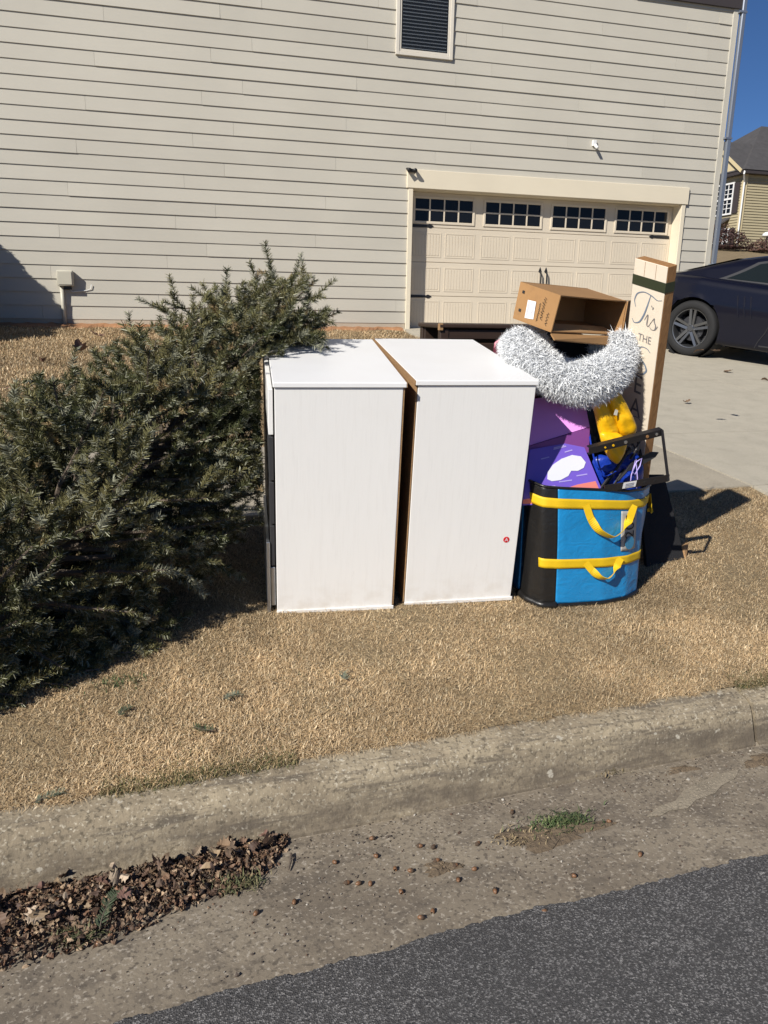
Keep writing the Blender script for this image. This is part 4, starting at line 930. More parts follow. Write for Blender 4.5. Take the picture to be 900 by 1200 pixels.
# open cardboard box on top
NT, NBm, LT, LB, RT, RB = at(657, 346, 2.97), at(645.5, 389.5, 2.955), at(610, 330, 3.20), at(601, 373, 3.185), at(735, 353, 3.18), at(728, 393, 3.165)
BT = LT+(RT-NT); BB = LB+(RB-NBm)
cb = empty('cardboard_box', (NBm+LB+RB+BB)/4, label='open brown cardboard box lying on the fluffy ring, flaps out', cat='box')
b = MB(); b.slab([LB, NBm, NT, LT], .005); sp_ = b.build('side', MAT['card'], cb)
MB().slab([LT, NT, RT, BT], .005).build('side', MAT['card'], cb); MB().slab([NBm, LB, BB, RB], .005).build('side', MAT['card'], cb)
MB().slab([RB, BB, BT, RT], .005).build('side', MAT['card'], cb); MB().slab([BB, LB, LT, BT], .005).build('end', MAT['cardin'], cb)
def flap(q): MB().slab(q, .005).build('flap', MAT['card'], cb)
e_ = np.array([0, 0, .0])
flap([at(650, 398, 2.90), at(714, 404, 3.10), RB-np.array([.01, .002, .004]), NBm-np.array([0, .002, .004])])
flap([RB+np.array([.003, -.004, 0]), at(744, 396, 3.23), at(749.5, 350, 3.25), RT+np.array([.003, -.004, 0])])
b = MB(); q_ = np.array([NBm, RB, RB, NBm]); inn = (LB-NBm)*.35; MB().slab([NBm+np.array([.02, .01, .004]), RB+np.array([-.02, .01, .004]), RB+inn+np.array([-.02, 0, .018]), NBm+inn+np.array([.03, 0, .018])], .004).build('flap', MAT['cardin'], cb)
fx_ = NBm-LB; fy_ = LT-LB; fn = np.cross(fx_, fy_); fn /= np.linalg.norm(fn)
def onA(u, w, off=.0012): return LB+fx_*u+fy_*w+fn*off
lb = MB().slab([onA(.30, .12), onA(.52, .16), onA(.50, .62), onA(.29, .60)], .0008).build('label', MAT['paper'], sp_)
for i, (u, w0, w1) in enumerate(((.325, .18, .56), (.35, .2, .5), (.40, .2, .55), (.435, .25, .4), (.46, .22, .55))): MB().slab([onA(u, w0, .002), onA(u+.010, w0, .002), onA(u+.010, w1, .002), onA(u, w1, .002)], .0004).build('print', MAT['faint'], lb)
for (u, w) in ((.13, .76), (.13, .27)): MB().slab([onA(u-.025, w-.035), onA(u+.035, w-.04), onA(u+.035, w+.04), onA(u-.025, w+.04)], .0008).build('staple_patch', MAT['ink'], sp_)
# handwriting down the side of the carton
def scrib(pts, r, mat, parent, f): MB().tube([f(u, w) for u, w in pts], r, 5).build('lettering', mat, parent)
r_ = random.Random(5)
for u0, w0, w1, am, nn_ in ((.70, .80, .22, .035, 24), (.61, .62, .15, .016, 26), (.84, .45, .12, .03, 14)):
    scrib([(u0+am*math.sin(k*1.9)+.008*r_.uniform(-1, 1), w0+(w1-w0)*k/nn_+.012*math.sin(k*2.6)) for k in range(nn_+1)], .0011, MAT['ink'], sp_, onA)

# ------------------------------------------------------------------ tall wooden sign
sgR = rotm(-1.389, .214, .239); sgw, sgt, sgh = .188, .052, 1.56
up_ = np.array(sgR.col[2]); tl = np.array([1.938, 3.055, 1.729])
sl_ = tl-up_*sgh
sign = empty('wooden_sign', sl_, sgR, label='tall cream painted wooden porch sign with raw wood edges leaning on the pile', cat='sign')
MB().cbox((0, .0035, 0), (sgw, sgt, sgh), .002).build('board', MAT['signw'], sign, local=True)
MB().cbox((.001, 0, .001), (sgw-.001, .0033, sgh-.001), .001).build('painted_face', MAT['signp'], sign, local=True)
MB().box((-.0012, -.0012, sgh-.108), (sgw+.0015, sgt*.97, sgh-.066)).build('green_band', MAT['signg'], sign, local=True)
for x in (.063, .127): MB().box((x-.0008, -.0009, sgh-.064), (x+.0008, -.0002, sgh-.004)).build('board_joint', MAT['signw'], sign, local=True)
sM = np.array(MW[sign.name])
def zmap(z): return sgh-(.125+((sgh-z)-.195)*.72)
def sp3(x, z, off=.0016):
    z = zmap(z); return sM[:3, :3]@np.array([x, -off, z])+sM[:3, 3]
def stroke(pts, w, mat, name='lettering', n=6):
    pts = np.array(pts, float); t_ = np.linspace(0, len(pts)-1, n*(len(pts)-1)+1); i = np.arange(len(pts)); x = np.interp(t_, i, pts[:, 0]); z = np.interp(t_, i, pts[:, 1])
    for _ in range(5): x[1:-1] = (x[:-2]+2*x[1:-1]+x[2:])/4; z[1:-1] = (z[:-2]+2*z[1:-1]+z[2:])/4
    V = []; F = []
    for k in range(len(x)):
        f = k/(len(x)-1); dx, dz = x[min(k+1, len(x)-1)]-x[max(k-1, 0)], z[min(k+1, len(x)-1)]-z[max(k-1, 0)]; l = math.hypot(dx, dz)+1e-9
        hw = w*.72*(.35+.65*math.sin(math.pi*f))/2*(.55+.45*abs(dz)/l); V += [sp3(x[k]-dz/l*hw, z[k]+dx/l*hw), sp3(x[k]+dz/l*hw, z[k]-dx/l*hw)]
    F = [(2*k, 2*k+1, 2*k+3, 2*k+2) for k in range(len(x)-1)]
    mesh_obj(name, V, F, mat, sign)
H = sgh
stroke([(.035, H-.30), (.022, H-.26), (.035, H-.215), (.075, H-.195), (.12, H-.205), (.155, H-.225), (.18, H-.215)], .011, MAT['inkb'])           # T bar
stroke([(.115, H-.205), (.105, H-.26), (.09, H-.33), (.068, H-.385), (.035, H-.40), (.022, H-.375)], .013, MAT['inkb'])                          # T stem
stroke([(.095, H-.36), (.112, H-.315), (.113, H-.345), (.11, H-.385), (.12, H-.395), (.135, H-.36)], .010, MAT['inkg'])                           # i
stroke([(.138, H-.268), (.134, H-.285)], .010, MAT['inkg']); stroke([(.125, H-.262), (.13, H-.272)], .008, MAT['inkg'])
stroke([(.130, H-.37), (.152, H-.325), (.150, H-.35), (.165, H-.375), (.16, H-.40), (.14, H-.405), (.128, H-.39)], .010, MAT['inkg'])                # s
stroke([(.162, H-.40), (.175, H-.37)], .006, MAT['inkg'])
xd_, yd_ = sM[:3, 0], sM[:3, 2]
text_mesh('THE', .048, sp3(.108, H-.475), xd_, yd_, MAT['inkg'], sign, 'lettering', depth=0, sx=.9)
for k, (ch, mt) in enumerate(zip('SEASON', ('inkb', 'inkg', 'inkg', 'inkb', 'inkg', 'inkg'))):
    if ch == 'S': stroke([(.150, H-.545-.155*k), (.130, H-.525-.155*k), (.095, H-.525-.155*k), (.07, H-.555-.155*k), (.085, H-.595-.155*k), (.125, H-.625-.155*k), (.145, H-.665-.155*k), (.115, H-.705-.155*k), (.07, H-.70-.155*k), (.05, H-.665-.155*k)], .015, MAT[mt])
    else: text_mesh(ch, .125, sp3(.10, H-.625-.155*k), xd_, yd_, MAT[mt], sign, 'lettering', depth=0, sx=.85)

# dark panel propped behind the bag
t = empty('propped_plank', (2.42, 3.3, .28), label='black board with a raw wood end leaning beside the blue bag', cat='board')
q = [gpt(2.27, 3.21), gpt(2.535, 3.275), at(778, 556, 3.46), at(748, 556, 3.44)]
MB().slab(q, .018).build('plank', MAT['blackcloth'], t)
MB().slab([gpt(2.537, 3.268), gpt(2.56, 3.29), at(807, 636, 3.31), at(801, 640, 3.292)], .016).build('raw_end', MAT['chip'], t)
# red cloth bag with a pink handle between chest and ring
t = empty('red_cloth_bag', (1.62, 3.62, .36), label='dark red cloth bag with a pink handle behind the white chest', cat='bag')
pillow([at(x, y, 3.72) for x, y in ((575, 408), (590, 398), (620, 402), (660, 410), (665, 470), (664, 560), (600, 560), (590, 470))], (0, -1, .3), .10, 'cloth', MAT['maroon'], t, seed=8)
MB().tube([at(x, y, 3.60) for x, y in ((580, 408), (581, 402), (585, 399), (590, 401), (591, 407), (588, 411))], .007, 8).build('handle', MAT['pinkpl'], t, smooth=True)

# ------------------------------------------------------------------ discarded fir tree leaning on the chest
inv1 = np.array(MW[ch1.name].inverted()); fw1 = np.array(MW[ch1.name])
def keep_out(P):
    """bend foliage away from the ground and from the chest it rests against"""
    g = zg(P[:, 0], P[:, 1])+.015; P[:, 2] = np.maximum(P[:, 2], g)
    L = P@inv1[:3, :3].T+inv1[:3, 3]
    ins = (L[:, 0] > -.045) & (L[:, 2] < C1['h']+.012) & (L[:, 1] > -.02) & (L[:, 1] < C1['d']+.03)
    topside = ins & ((C1['h']-L[:, 2]) < (L[:, 0]+.045)*.8)
    L[topside, 2] = C1['h']+.014; sd = ins & ~topside; L[sd, 0] = -.046-.02*rng.uniform(0, 1, sd.sum())
    # nothing hangs in front of the white side panel
    fr = (L[:, 1] <= -.02) & (L[:, 0] > -.05) & (L[:, 2] < C1['h']+.05); L[fr, 0] = -.055
    m_ = ins | fr
    P[m_] = (L@fw1[:3, :3].T+fw1[:3, 3])[m_]
    return P
def fir():
    r = np.random.default_rng(21)
    B, T = np.array([-.86, 2.72, .25]), np.array([.52, 3.74, 1.47])
    ax = T-B; LT_ = np.linalg.norm(ax); ax /= LT_
    e1 = np.cross(ax, (0, 0, 1.0)); e1 /= np.linalg.norm(e1); e2 = np.cross(e1, ax)
    t = empty('fir_tree', (B[0], B[1], float(zg(B[0], B[1]))), label='discarded green fir Christmas tree lying against the white chest', cat='tree')
    tp = [B+ax*LT_*s+np.array([0, 0, -.05*math.sin(math.pi*s)]) for s in np.linspace(-.06, 1, 14)]
    MB().tube(tp, list(np.linspace(.05, .006, 14)), 12).build('trunk', MAT['bark'], t, smooth=True)
    segA, segB, segC, segW = [], [], [], []       # needle-bearing shoots: start, end, tone, needle length
    wood = MB()
    def shoot(p0, d, ln, tone, nl, bend=.2, n=3):
        """a gently bending shoot of n pieces"""
        pts = [p0]; d = d/np.linalg.norm(d); bd = r.normal(size=3)*.45+np.array([0, 0, .2])*bend+ax*.2
        for k in range(n):
            d = d+bd*.22; d /= np.linalg.norm(d); pts.append(pts[-1]+d*ln/n)
        P = keep_out(np.array(pts))
        Lc = P@inv1[:3, :3].T+inv1[:3, 3]       # boughs that reached round the front of the chest were pushed aside
        if ((Lc[:, 1] < .02) & (Lc[:, 0] > 1.376*Lc[:, 1]-.04-.08*r.uniform())).any(): return P
        for k in range(n): segA.append(P[k]); segB.append(P[k+1]); segC.append(tone); segW.append(nl)
        return P
    nb = 190
    for i in range(nb):
        s = ((i+.5)/nb)**1.15*1.07-.09
        phi = i*2.39996+r.normal()*.3; rad = math.cos(phi)*e1+math.sin(phi)*e2
        L = float(np.interp(s, [-.1, 0, .3, .5, .62, .8, 1], [.60, .68, .68, .58, .42, .33, .20]))*r.uniform(.66, 1.15)
        if rad[2] > .3 and s < .55: L *= .82
        th = R(68-26*s)+r.normal()*.14
        d0 = ax*math.cos(th)+rad*math.sin(th); p0 = B+ax*LT_*s
        n = max(4, int(L/.07)); pts = [p0]; d = d0.copy()
        for k in range(n):
            d = d+ax*.05+np.array([0, 0, -.03 if k < n*.6 else .03])+r.normal(size=3)*.07; d /= np.linalg.norm(d); pts.append(pts[-1]+d*L/n)
        P = keep_out(np.array(pts)); Lc = P@inv1[:3, :3].T+inv1[:3, 3]
        bad = (Lc[:, 1] < .02) & (Lc[:, 0] > 1.376*Lc[:, 1]-.05)
        if bad.any():
            P = P[:max(2, int(np.argmax(bad)))]; n = len(P)-1; L = np.linalg.norm(P[-1]-P[0])
            if n < 2: continue
        wood.tube(P, list(np.linspace(.012*(1-s)+.005, .003, n+1)), 5, cap=False)
        tone = r.uniform(0, 1); nl = r.uniform(.019, .027)
        for k in range(int(n*.45), n): segA.append(P[k]); segB.append(P[k+1]); segC.append(tone); segW.append(nl)
        bd = (P[-1]-P[0]); bd /= np.linalg.norm(bd); side = np.cross(bd, rad*.3+np.array([0, 0, 1.0])+r.normal(size=3)*.35); side /= np.linalg.norm(side); upv = np.cross(side, bd)
        m_ = max(3, int(L/.072))
        for k in range(m_):
            f = .25+.75*(k+r.uniform(.2, .8))/m_; j = min(int(f*n), n-1); p = P[j]*(1-(f*n-j))+P[j+1]*(f*n-j)
            ln = min(.26, (1-f)*L*.6+.10)*r.uniform(.75, 1.2); sg = 1 if k % 2 else -1
            dd = bd*.75+side*sg*.66+upv*r.normal()*.38
            tw = np.clip(tone+r.normal()*.22, 0, 1); Q = shoot(p, dd, ln, tw, nl, n=4)
            if ln > .11:
                for q_ in range(int(ln/.068)):
                    fq = .25+.65*(q_+.5)/max(1, int(ln/.068)); jq = min(int(fq*4), 3); pq = Q[jq]*(1-(fq*4-jq))+Q[jq+1]*(fq*4-jq)
                    dq = (Q[-1]-Q[0])/ln*.8+(bd*.5-side*sg*.45 if q_ % 2 else side*sg*.75)*.8+upv*r.normal()*.3
                    shoot(pq, dq, r.uniform(.07, .13), np.clip(tw+r.normal()*.15, 0, 1), nl, n=3)
    # leader and the upright fingers at the crown
    for k in range(17):
        a = r.uniform(0, 6.28); s = r.uniform(.72, 1.0); dd = ax*1.0+.8*(math.cos(a)*e1+math.sin(a)*e2)+np.array([0.4, 0, .22]); dd /= np.linalg.norm(dd)
        Q = shoot(B+ax*LT_*s, dd, r.uniform(.22, .40), r.uniform(.6, 1), .023, n=5); wood.tube(Q, list(np.linspace(.006, .002, len(Q))), 5, cap=False)
        for q_ in range(6):
            f = .3+.65*q_/5; j = min(int(f*5), 4); shoot(Q[j]*(1-(f*5-j))+Q[j+1]*(f*5-j), dd+r.normal(size=3)*.42, r.uniform(.07, .16), r.uniform(.5, 1), .022, n=3)
    wood.build('branches', MAT['bark'], t, kind='stuff')
    A, Bq, tone, nl = np.array(segA), np.array(segB), np.array(segC), np.array(segW)
    ln = np.linalg.norm(Bq-A, axis=1); ok = ln > .004; A, Bq, tone, nl, ln = A[ok], Bq[ok], tone[ok], nl[ok], ln[ok]
    cnt = np.maximum(3, (ln*1400).astype(int)); idx = np.repeat(np.arange(len(A)), cnt); N = len(idx); print('fir shoots', len(A), 'needles', N, 'length', ln.sum())
    f = r.uniform(0, 1, N)[:, None]; p = A[idx]*(1-f)+Bq[idx]*f; d = (Bq-A)[idx]/ln[idx][:, None]
    u = np.cross(d, r.normal(size=(N, 3))); u /= np.linalg.norm(u, axis=1)[:, None]
    u[:, 2] = np.where(u[:, 2] < -.2, u[:, 2]*.45, u[:, 2])       # fir needles part and brush upward
    dirn = d*r.uniform(.40, .62, N)[:, None]+u*.85; dirn /= np.linalg.norm(dirn, axis=1)[:, None]
    le = (nl[idx]*r.uniform(.75, 1.15, N))[:, None]; wv = np.cross(dirn, r.normal(size=(N, 3))*.5+u); wv /= (np.linalg.norm(wv, axis=1)[:, None]+1e-9); w = r.uniform(.0010, .0016, N)[:, None]
    V = np.stack([p-wv*w, p+wv*w, p+dirn*le+wv*w*.6, p+dirn*le-wv*w*.6], 1).reshape(-1, 3); F = np.arange(4*N).reshape(-1, 4)
    dark, olive, glau, dry = np.array([.052, .060, .024]), np.array([.195, .175, .078]), np.array([.36, .36, .26]), np.array([.32, .24, .13])
    tn = tone[idx][:, None]; c = dark*(1-tn)+olive*tn
    gl = (r.uniform(0, 1, N) < np.where(u[:, 2] < 0, .34, .06))[:, None]; c = np.where(gl, glau, c)
    fz = (r.uniform(0, 1, len(A)) < .09)[idx][:, None]; c = np.where(fz, glau*.75, c)
    dr = (r.uniform(0, 1, len(A)) < .03)[idx][:, None]; c = np.where(dr, dry, c); c = c*r.uniform(.75, 1.3, (N, 1))
    mesh_obj('crown', V, F, MAT['needle'], t, col=np.repeat(c, 4, 0))
fir()

# ------------------------------------------------------------------ dormant grass
def noise2(x, y, s, seed=0):
    r = np.random.default_rng(seed); g = r.uniform(0, 1, (64, 64)); X = x*s+100; Yv = y*s+100; i, j = np.floor(X).astype(int), np.floor(Yv).astype(int); fx, fy = X-i, Yv-j
    fx, fy = fx*fx*(3-2*fx), fy*fy*(3-2*fy); G = lambda a, b: g[a % 64, b % 64]
    return G(i, j)*(1-fx)*(1-fy)+G(i+1, j)*fx*(1-fy)+G(i, j+1)*(1-fx)*fy+G(i+1, j+1)*fx*fy
def grass(name, label, x, y, z, lmin, lmax, wid, flat, cols, wts, seed, cat='grass', comb=(0, 0)):
    r = np.random.default_rng(seed); n = len(x); a = r.uniform(0, 2*np.pi, n); d = np.stack([np.cos(a)+comb[0], np.sin(a)+comb[1], 0*a], 1)
    ln = r.uniform(lmin, lmax, n)[:, None]; lean = np.clip(r.normal(flat, .28, n), .1, 1.5)[:, None]; p = np.stack([x, y, z], 1)
    upv = np.array([0, 0, 1.0]); m_ = p+d*ln*.45*lean+upv*ln*.5*np.clip(1.15-lean*.6, .12, 1); tp = m_+d*ln*(.45*lean+.12)+upv*ln*np.clip(.5-.55*lean, -.22, .5)+r.normal(size=(n, 3))*ln*.14
    wv = np.stack([-np.sin(a), np.cos(a), 0*a], 1)*(wid*r.uniform(.6, 1.3, n))[:, None]
    V = np.stack([p-wv*.5, p+wv*.5, m_-wv*.45, m_+wv*.45, tp], 1).reshape(-1, 3); k = np.arange(n)[:, None]*5
    F = np.vstack([k+np.array([0, 1, 3]), k+np.array([0, 3, 2]), k+np.array([2, 3, 4])])
    c = np.array(cols)[r.choice(len(cols), n, p=np.array(wts)/sum(wts))]*r.uniform(.72, 1.25, (n, 1)); pt = noise2(x, y, 2.3, 4)*.5+noise2(x, y, 7, 5)*.5; c = c*(.62+.76*pt)[:, None]
    o = mesh_obj(name, V, F, MAT['grass'], col=np.repeat(c, 5, 0)); return tag(o, label, cat, kind='stuff')
STRAW = [(.61, .455, .27), (.52, .37, .20), (.38, .26, .138), (.73, .595, .39), (.23, .155, .08), (.18, .17, .08)]
def inside_chest(x, y):
    m_ = np.zeros(len(x), bool)
    for c in (C1, C2):
        dx, dy = x-c['loc'][0], y-c['loc'][1]; ca, sa = math.cos(c['a']), math.sin(c['a']); lx, ly = dx*ca+dy*sa, -dx*sa+dy*ca; m_ |= (lx > .01) & (lx < c['w']-.01) & (ly > .01) & (ly < c['d']-.01)
    m_ |= (x > 1.50) & (x < 2.04) & (y > 2.97) & (y < 3.3)
    return m_
r = np.random.default_rng(3)
n = 540000; x = r.uniform(-1.3, 3.70, n); v = 2.10+1.98*r.uniform(0, 1, n)**1.25
dens = noise2(x, v, 3.2, 8); k = (~inside_chest(x, v)) & (r.uniform(0, 1, n) < .5+.6*dens) & (v > 2.12+.022*noise2(x, v*0, 6, 2)-.02*noise2(x, v*0, 25, 3)); k &= x < 3.66+.06*noise2(v, x*0, 4, 6)
x, v = x[k], v[k]; y = ycoord(x, v)
grass('grass', 'dry tan dormant grass on the strip between kerb and sidewalk', x, y, zg(x, y)-.002, 0.012, .036, .0019, .98, STRAW, (5, 5, 3, 2, 1.5, .15), 5)
n = 26000; x = r.uniform(-1.3, 3.7, n); v = 2.12+.05*r.normal(0, .6, n)**2+.02*r.uniform(-1, 1, n); y = ycoord(x, v)    # greener fringe along the kerb
k = noise2(x, x*0, 2.1, 12) > .42; x, y = x[k], y[k]
grass('kerb_grass', 'short dull green grass fringe along the back of the kerb', x, y, zg(x, y)-.002, .012, .028, .0024, .6, [(.10, .105, .04), (.17, .14, .06), (.28, .2, .1)], (3, 3, 2), 6)
n = 150000; x = r.uniform(-2.8, 3.75, n); v = 5.52+6.85*r.uniform(0, 1, n)**.85; y = ycoord(x, v); k = x < 3.62+.08*noise2(v, x*0, 3, 7); k &= (v < 12.05+.2*noise2(x, v*0, 2, 9)); x, y = x[k], y[k]
grass('grass', 'dry tan dormant lawn rising to the house wall', x, y, zg(x, y)-.004, .025, .065, .006, .8, [sc(c, .92) for c in STRAW], (4, 5, 4, 1.5, 2, .5), 7)
n = 20000; x = r.uniform(8.9, 12.5, n); y = r.uniform(5, 15, n); grass('grass', 'dry tan grass on the far side of the driveway', x, y, zg(x, y)-.004, .025, .065, .008, .8, STRAW, (4, 5, 4, 1.5, 2, .5), 8)
# bare red clay along the foot of the wall
xs = np.linspace(-9, 3.7, 160); V = []; F = []
for i, x_ in enumerate(xs):
    w_ = .22+.12*math.sin(x_*3.1)+.07*math.sin(x_*9)
    for y_, dz in ((12.397, .035), (12.397-w_*.5, .03), (12.397-w_, -.012)): V.append((x_, y_, float(zg(x_, y_))+dz+rng.normal(0, .006)))
for i in range(len(xs)-1):
    for k in (0, 1): F.append((i*3+k+1, (i+1)*3+k+1, (i+1)*3+k, i*3+k))
mesh_obj('clay_bank', V, F, MAT['clay'])['kind'] = 'structure'

# ------------------------------------------------------------------ gutter litter
def gz(x, y): return float(np.interp(vcoord(x, y), PX, PZ))
OAK = [(0, 0), (.10, .05), (.12, .16), (.30, .20), (.20, .30), (.24, .40), (.46, .46), (.30, .56), (.30, .66), (.42, .80), (.24, .82), (.12, .98), (0, 1.0)]
OAK = OAK+[(-a, b) for a, b in OAK[-2:0:-1]]
OVAL = [(0, 0), (.14, .12), (.24, .35), (.24, .6), (.13, .85), (0, 1.0), (-.13, .85), (-.25, .6), (-.23, .35), (-.13, .12)]
def leafgeo(shape, L, curl, cup, seed):
    """leaf blade as a fan over its midrib, curled along and across"""
    r = random.Random(seed); V = []; F = []; P = [(x*L, y*L) for x, y in shape]; N = len(P)
    def bendp(x, y):
        yy = y/L; z = curl*L*(yy-.5)**2*1.6+cup*abs(x)*1.1+.05*L*math.sin(x/L*14+seed)*(1-abs(.5-yy)); return (x, (y-L*.5)*(1-.25*abs(curl)), z)
    ribs = 7; V = [bendp(0, L*k/(ribs-1)) for k in range(ribs)]
    V += [bendp(*p) for p in P]
    def nr(y): return int(round(min(max(y/L, 0), 1)*(ribs-1)))
    for i in range(N):
        j = (i+1) % N; a, b_ = nr(P[i][1]), nr(P[j][1])
        F.append((ribs+i, ribs+j, b_)); 
        if a != b_: F.append((ribs+i, b_, a))
    return np.array(V), F
def rndrot(r, flat):
    e = Euler((r.normal(0, flat), r.normal(0, flat), r.uniform(0, 6.3))); return np.array(e.to_matrix())
r = np.random.default_rng(11)
PILE = [(-.05, 1.73), (.03, 1.66), (.25, 1.66), (.45, 1.76), (.47, 1.93)]
def pile_top(x): return 1.985
def pile_low(x): return float(np.interp(x, [-1.5, -.4, -.2, -.06, .13, .21, .27], [1.68, 1.68, 1.70, 1.75, 1.79, 1.86, 1.96]))
BROWN = [(.15, .09, .054), (.10, .058, .036), (.22, .145, .088), (.055, .036, .025), (.31, .22, .14), (.18, .098, .056)]
AV, AF, AC = [], [], []; off = 0
def pxy(v_, x_): return float(ycoord(x_, v_))
for i in range(6500):
    x_ = .27-1.5*r.uniform(0, 1)**1.1; lo = pile_low(x_); v_ = lo+(pile_top(x_)-lo)*r.uniform(0, 1)**.8+(r.normal(0, .03) if r.uniform() < .12 else 0); v_ = min(v_, 1.985)
    hump = .034*math.sin(math.pi*min(1, max(0, (v_-lo)/(1.99-lo)))**.7)*min(1, (.31-x_)/.2); L = r.uniform(.008, .026); V, F = leafgeo(OVAL if r.uniform() < .5 else OAK, L, r.normal(0, .9), r.normal(0, .5), i)
    V = V@rndrot(r, .65).T+np.array([x_, pxy(v_, x_), gz(x_, pxy(v_, x_))+.004+hump*r.uniform(.1, 1)]); AV.append(V); AF += [tuple(k+off for k in f) for f in F]; off += len(V)
    AC.append(np.tile(np.array(BROWN[r.integers(len(BROWN))])*r.uniform(.6, 1.3), (len(V), 1)))
o = mesh_obj('leaf_litter', np.vstack(AV), AF, MAT['leaf'], col=np.vstack(AC)); tag(o, 'heap of small brown crumbled leaves in the gutter against the kerb', 'leaf litter', kind='stuff')
TAN = [(.34, .24, .14), (.22, .15, .095), (.16, .10, .065), (.11, .065, .045), (.40, .31, .22), (.18, .10, .075)]
for i in range(85):
    x_ = .25-.95*r.uniform(0, 1); lo = pile_low(x_); v_ = lo+(1.985-lo)*r.uniform(.1, 1)**.7; hump = .034*math.sin(math.pi*min(1, max(0, (v_-lo)/(1.99-lo)))**.7)*min(1, (.31-x_)/.2)
    L = r.uniform(.022, .055); V, F = leafgeo(OAK if r.uniform() < .65 else OVAL, L, r.normal(.3, .8), r.normal(.2, .4), 900+i); V = V@rndrot(r, .45).T; c = np.array(TAN[r.integers(len(TAN))])*r.uniform(.6, 1.2)
    o = mesh_obj('dead_leaf', V, F, MAT['leaf'], col=np.tile(c, (len(V), 1))); o.location = (x_, pxy(v_, x_), gz(x_, pxy(v_, x_))+.016+hump-min(0, float(V[:, 2].min()))*.5)
    tag(o, 'curled tan oak leaf lying on the brown leaf heap by the kerb', 'leaf', 'tan leaves on the leaf heap')
# acorns scattered on the gutter pan
MAT['acorn'] = simple('acorn_shell', (.17, .085, .04), .45, .3, 60, .1); MAT['acap'] = simple('acorn_cap', (.07, .045, .028), .9, .3, 200, .5, 300, .003)
def gpx(x, y):
    d = cF+(x-450)/FPX*cR-(y-600)/FPX*cU; tt = 1.0
    for _ in range(60):
        p = CAM+d*tt; tt += (p[2]-float(zg(p[0], p[1])))*.8/abs(d[2])*1.0
    return CAM+d*tt
bodyM = capM = None
for i, (px, py) in enumerate(((493, 1077), (507, 1070), (537, 1033), (512, 1010), (556, 1020), (534, 1016), (481, 1022), (463, 1020), (508, 994), (492, 993), (441, 1005), (420, 1037), (407, 1036), (434, 1037), (638, 1070), (560, 990), (713, 964), (750, 1003), (345, 1059), (150, 1090), (115, 1108), (672, 1028), (392, 1012), (436, 984), (600, 953), (470, 1047), (580, 1046), (300, 1072), (90, 1075), (60, 1060))):
    p = gpx(px, py); t = empty('acorn', (p[0], p[1], p[2]+.0055), (r.uniform(1.2, 1.9), r.uniform(-.3, .3), r.uniform(0, 6.28)), 'small brown acorn lying on the concrete gutter pan', 'acorn', 'acorns scattered in the gutter')
    if bodyM is None:
        b = MB(); b.lathe([(0, -.009), (.003, -.0078), (.0056, -.003), (.006, .002), (.0045, .005)], (0, 0, 0), (0, 0, 1), 12); o = b.build('nut', MAT['acorn'], t, smooth=True, local=True); bodyM = o.data
        b = MB(); b.lathe([(.0064, .0015), (.0068, .004), (.0052, .0075), (.002, .0095), (.0008, .013), (0, .013)], (0, 0, 0), (0, 0, 1), 12); o = b.build('cap', MAT['acap'], t, smooth=True, local=True); capM = o.data
    else:
        for nm, md in (('nut', bodyM), ('cap', capM)):
            if nm == 'cap' and i % 3 == 1: continue
            o = bpy.data.objects.new(nm, md); COL.objects.link(o); o.parent = t
# grit, crumbs and chips of leaf across the gutter pan
AV, AF, AC = [], [], []; off = 0; n = 2600
for i in range(n):
    x_ = r.uniform(-.6, 2.8); v_ = 1.46+.52*r.uniform(0, 1)**.6; cl = noise2(np.array([x_]), np.array([v_]), 5, 14)[0]
    if r.uniform() > .15+cl*.9: continue
    y_ = pxy(v_, x_); s_ = r.uniform(.0012, .0042)*(1.6 if r.uniform() < .06 else 1); V = r.normal(size=(6, 3)); V /= np.linalg.norm(V, axis=1)[:, None]; V = np.array([(1, 0, 0), (-1, 0, 0), (0, 1, 0), (0, -1, 0), (0, 0, .6), (0, 0, -.6)])*r.uniform(.6, 1.3, (6, 1))*s_
    V = V@rndrot(r, .6).T+np.array([x_, y_, gz(x_, y_)+s_*.4]); AV.append(V); AF += [tuple(k+off for k in f) for f in ((0, 2, 4), (2, 1, 4), (1, 3, 4), (3, 0, 4), (2, 0, 5), (1, 2, 5), (3, 1, 5), (0, 3, 5))]; off += 6
    AC.append(np.tile(np.array([(.06, .045, .035), (.20, .16, .12), (.36, .33, .28), (.10, .06, .04)][r.choice(4, p=(.5, .2, .1, .2))])*r.uniform(.7, 1.3), (6, 1)))
o = mesh_obj('grit', np.vstack(AV), AF, MAT['leaf'], col=np.vstack(AC)); tag(o, 'fine grit and leaf crumbs strewn along the gutter pan', 'grit', kind='stuff')
# patches of dirt heaped in the gutter, weeds rooted in them
def dirt_patch(px, py, rx_, ry_, h, label, seed):
    c = gpx(px, py); q = np.random.default_rng(seed); V = []; F = []; n = 26; R_ = 7
    for j in range(R_+1):
        for k in range(n):
            a = 2*math.pi*k/n; f = j/R_*(1+.28*math.sin(3*a+seed)+.18*math.sin(7*a+2*seed)+.1*q.normal()); x_, y_ = c[0]+rx_*f*math.cos(a), c[1]+ry_*f*math.sin(a); V.append((x_, y_, gz(x_, y_)+h*(1-(j/R_)**2)*q.uniform(.5, 1.2)-.002*(j == R_)+.001))
    F = [(j*n+k, j*n+(k+1) % n, (j+1)*n+(k+1) % n, (j+1)*n+k) for j in range(R_) for k in range(n)]
    F = [f[::-1] for f in F]
    o = mesh_obj('dirt_patch', V, F, MAT['dirt']); return tag(o, label, 'dirt', kind='stuff')
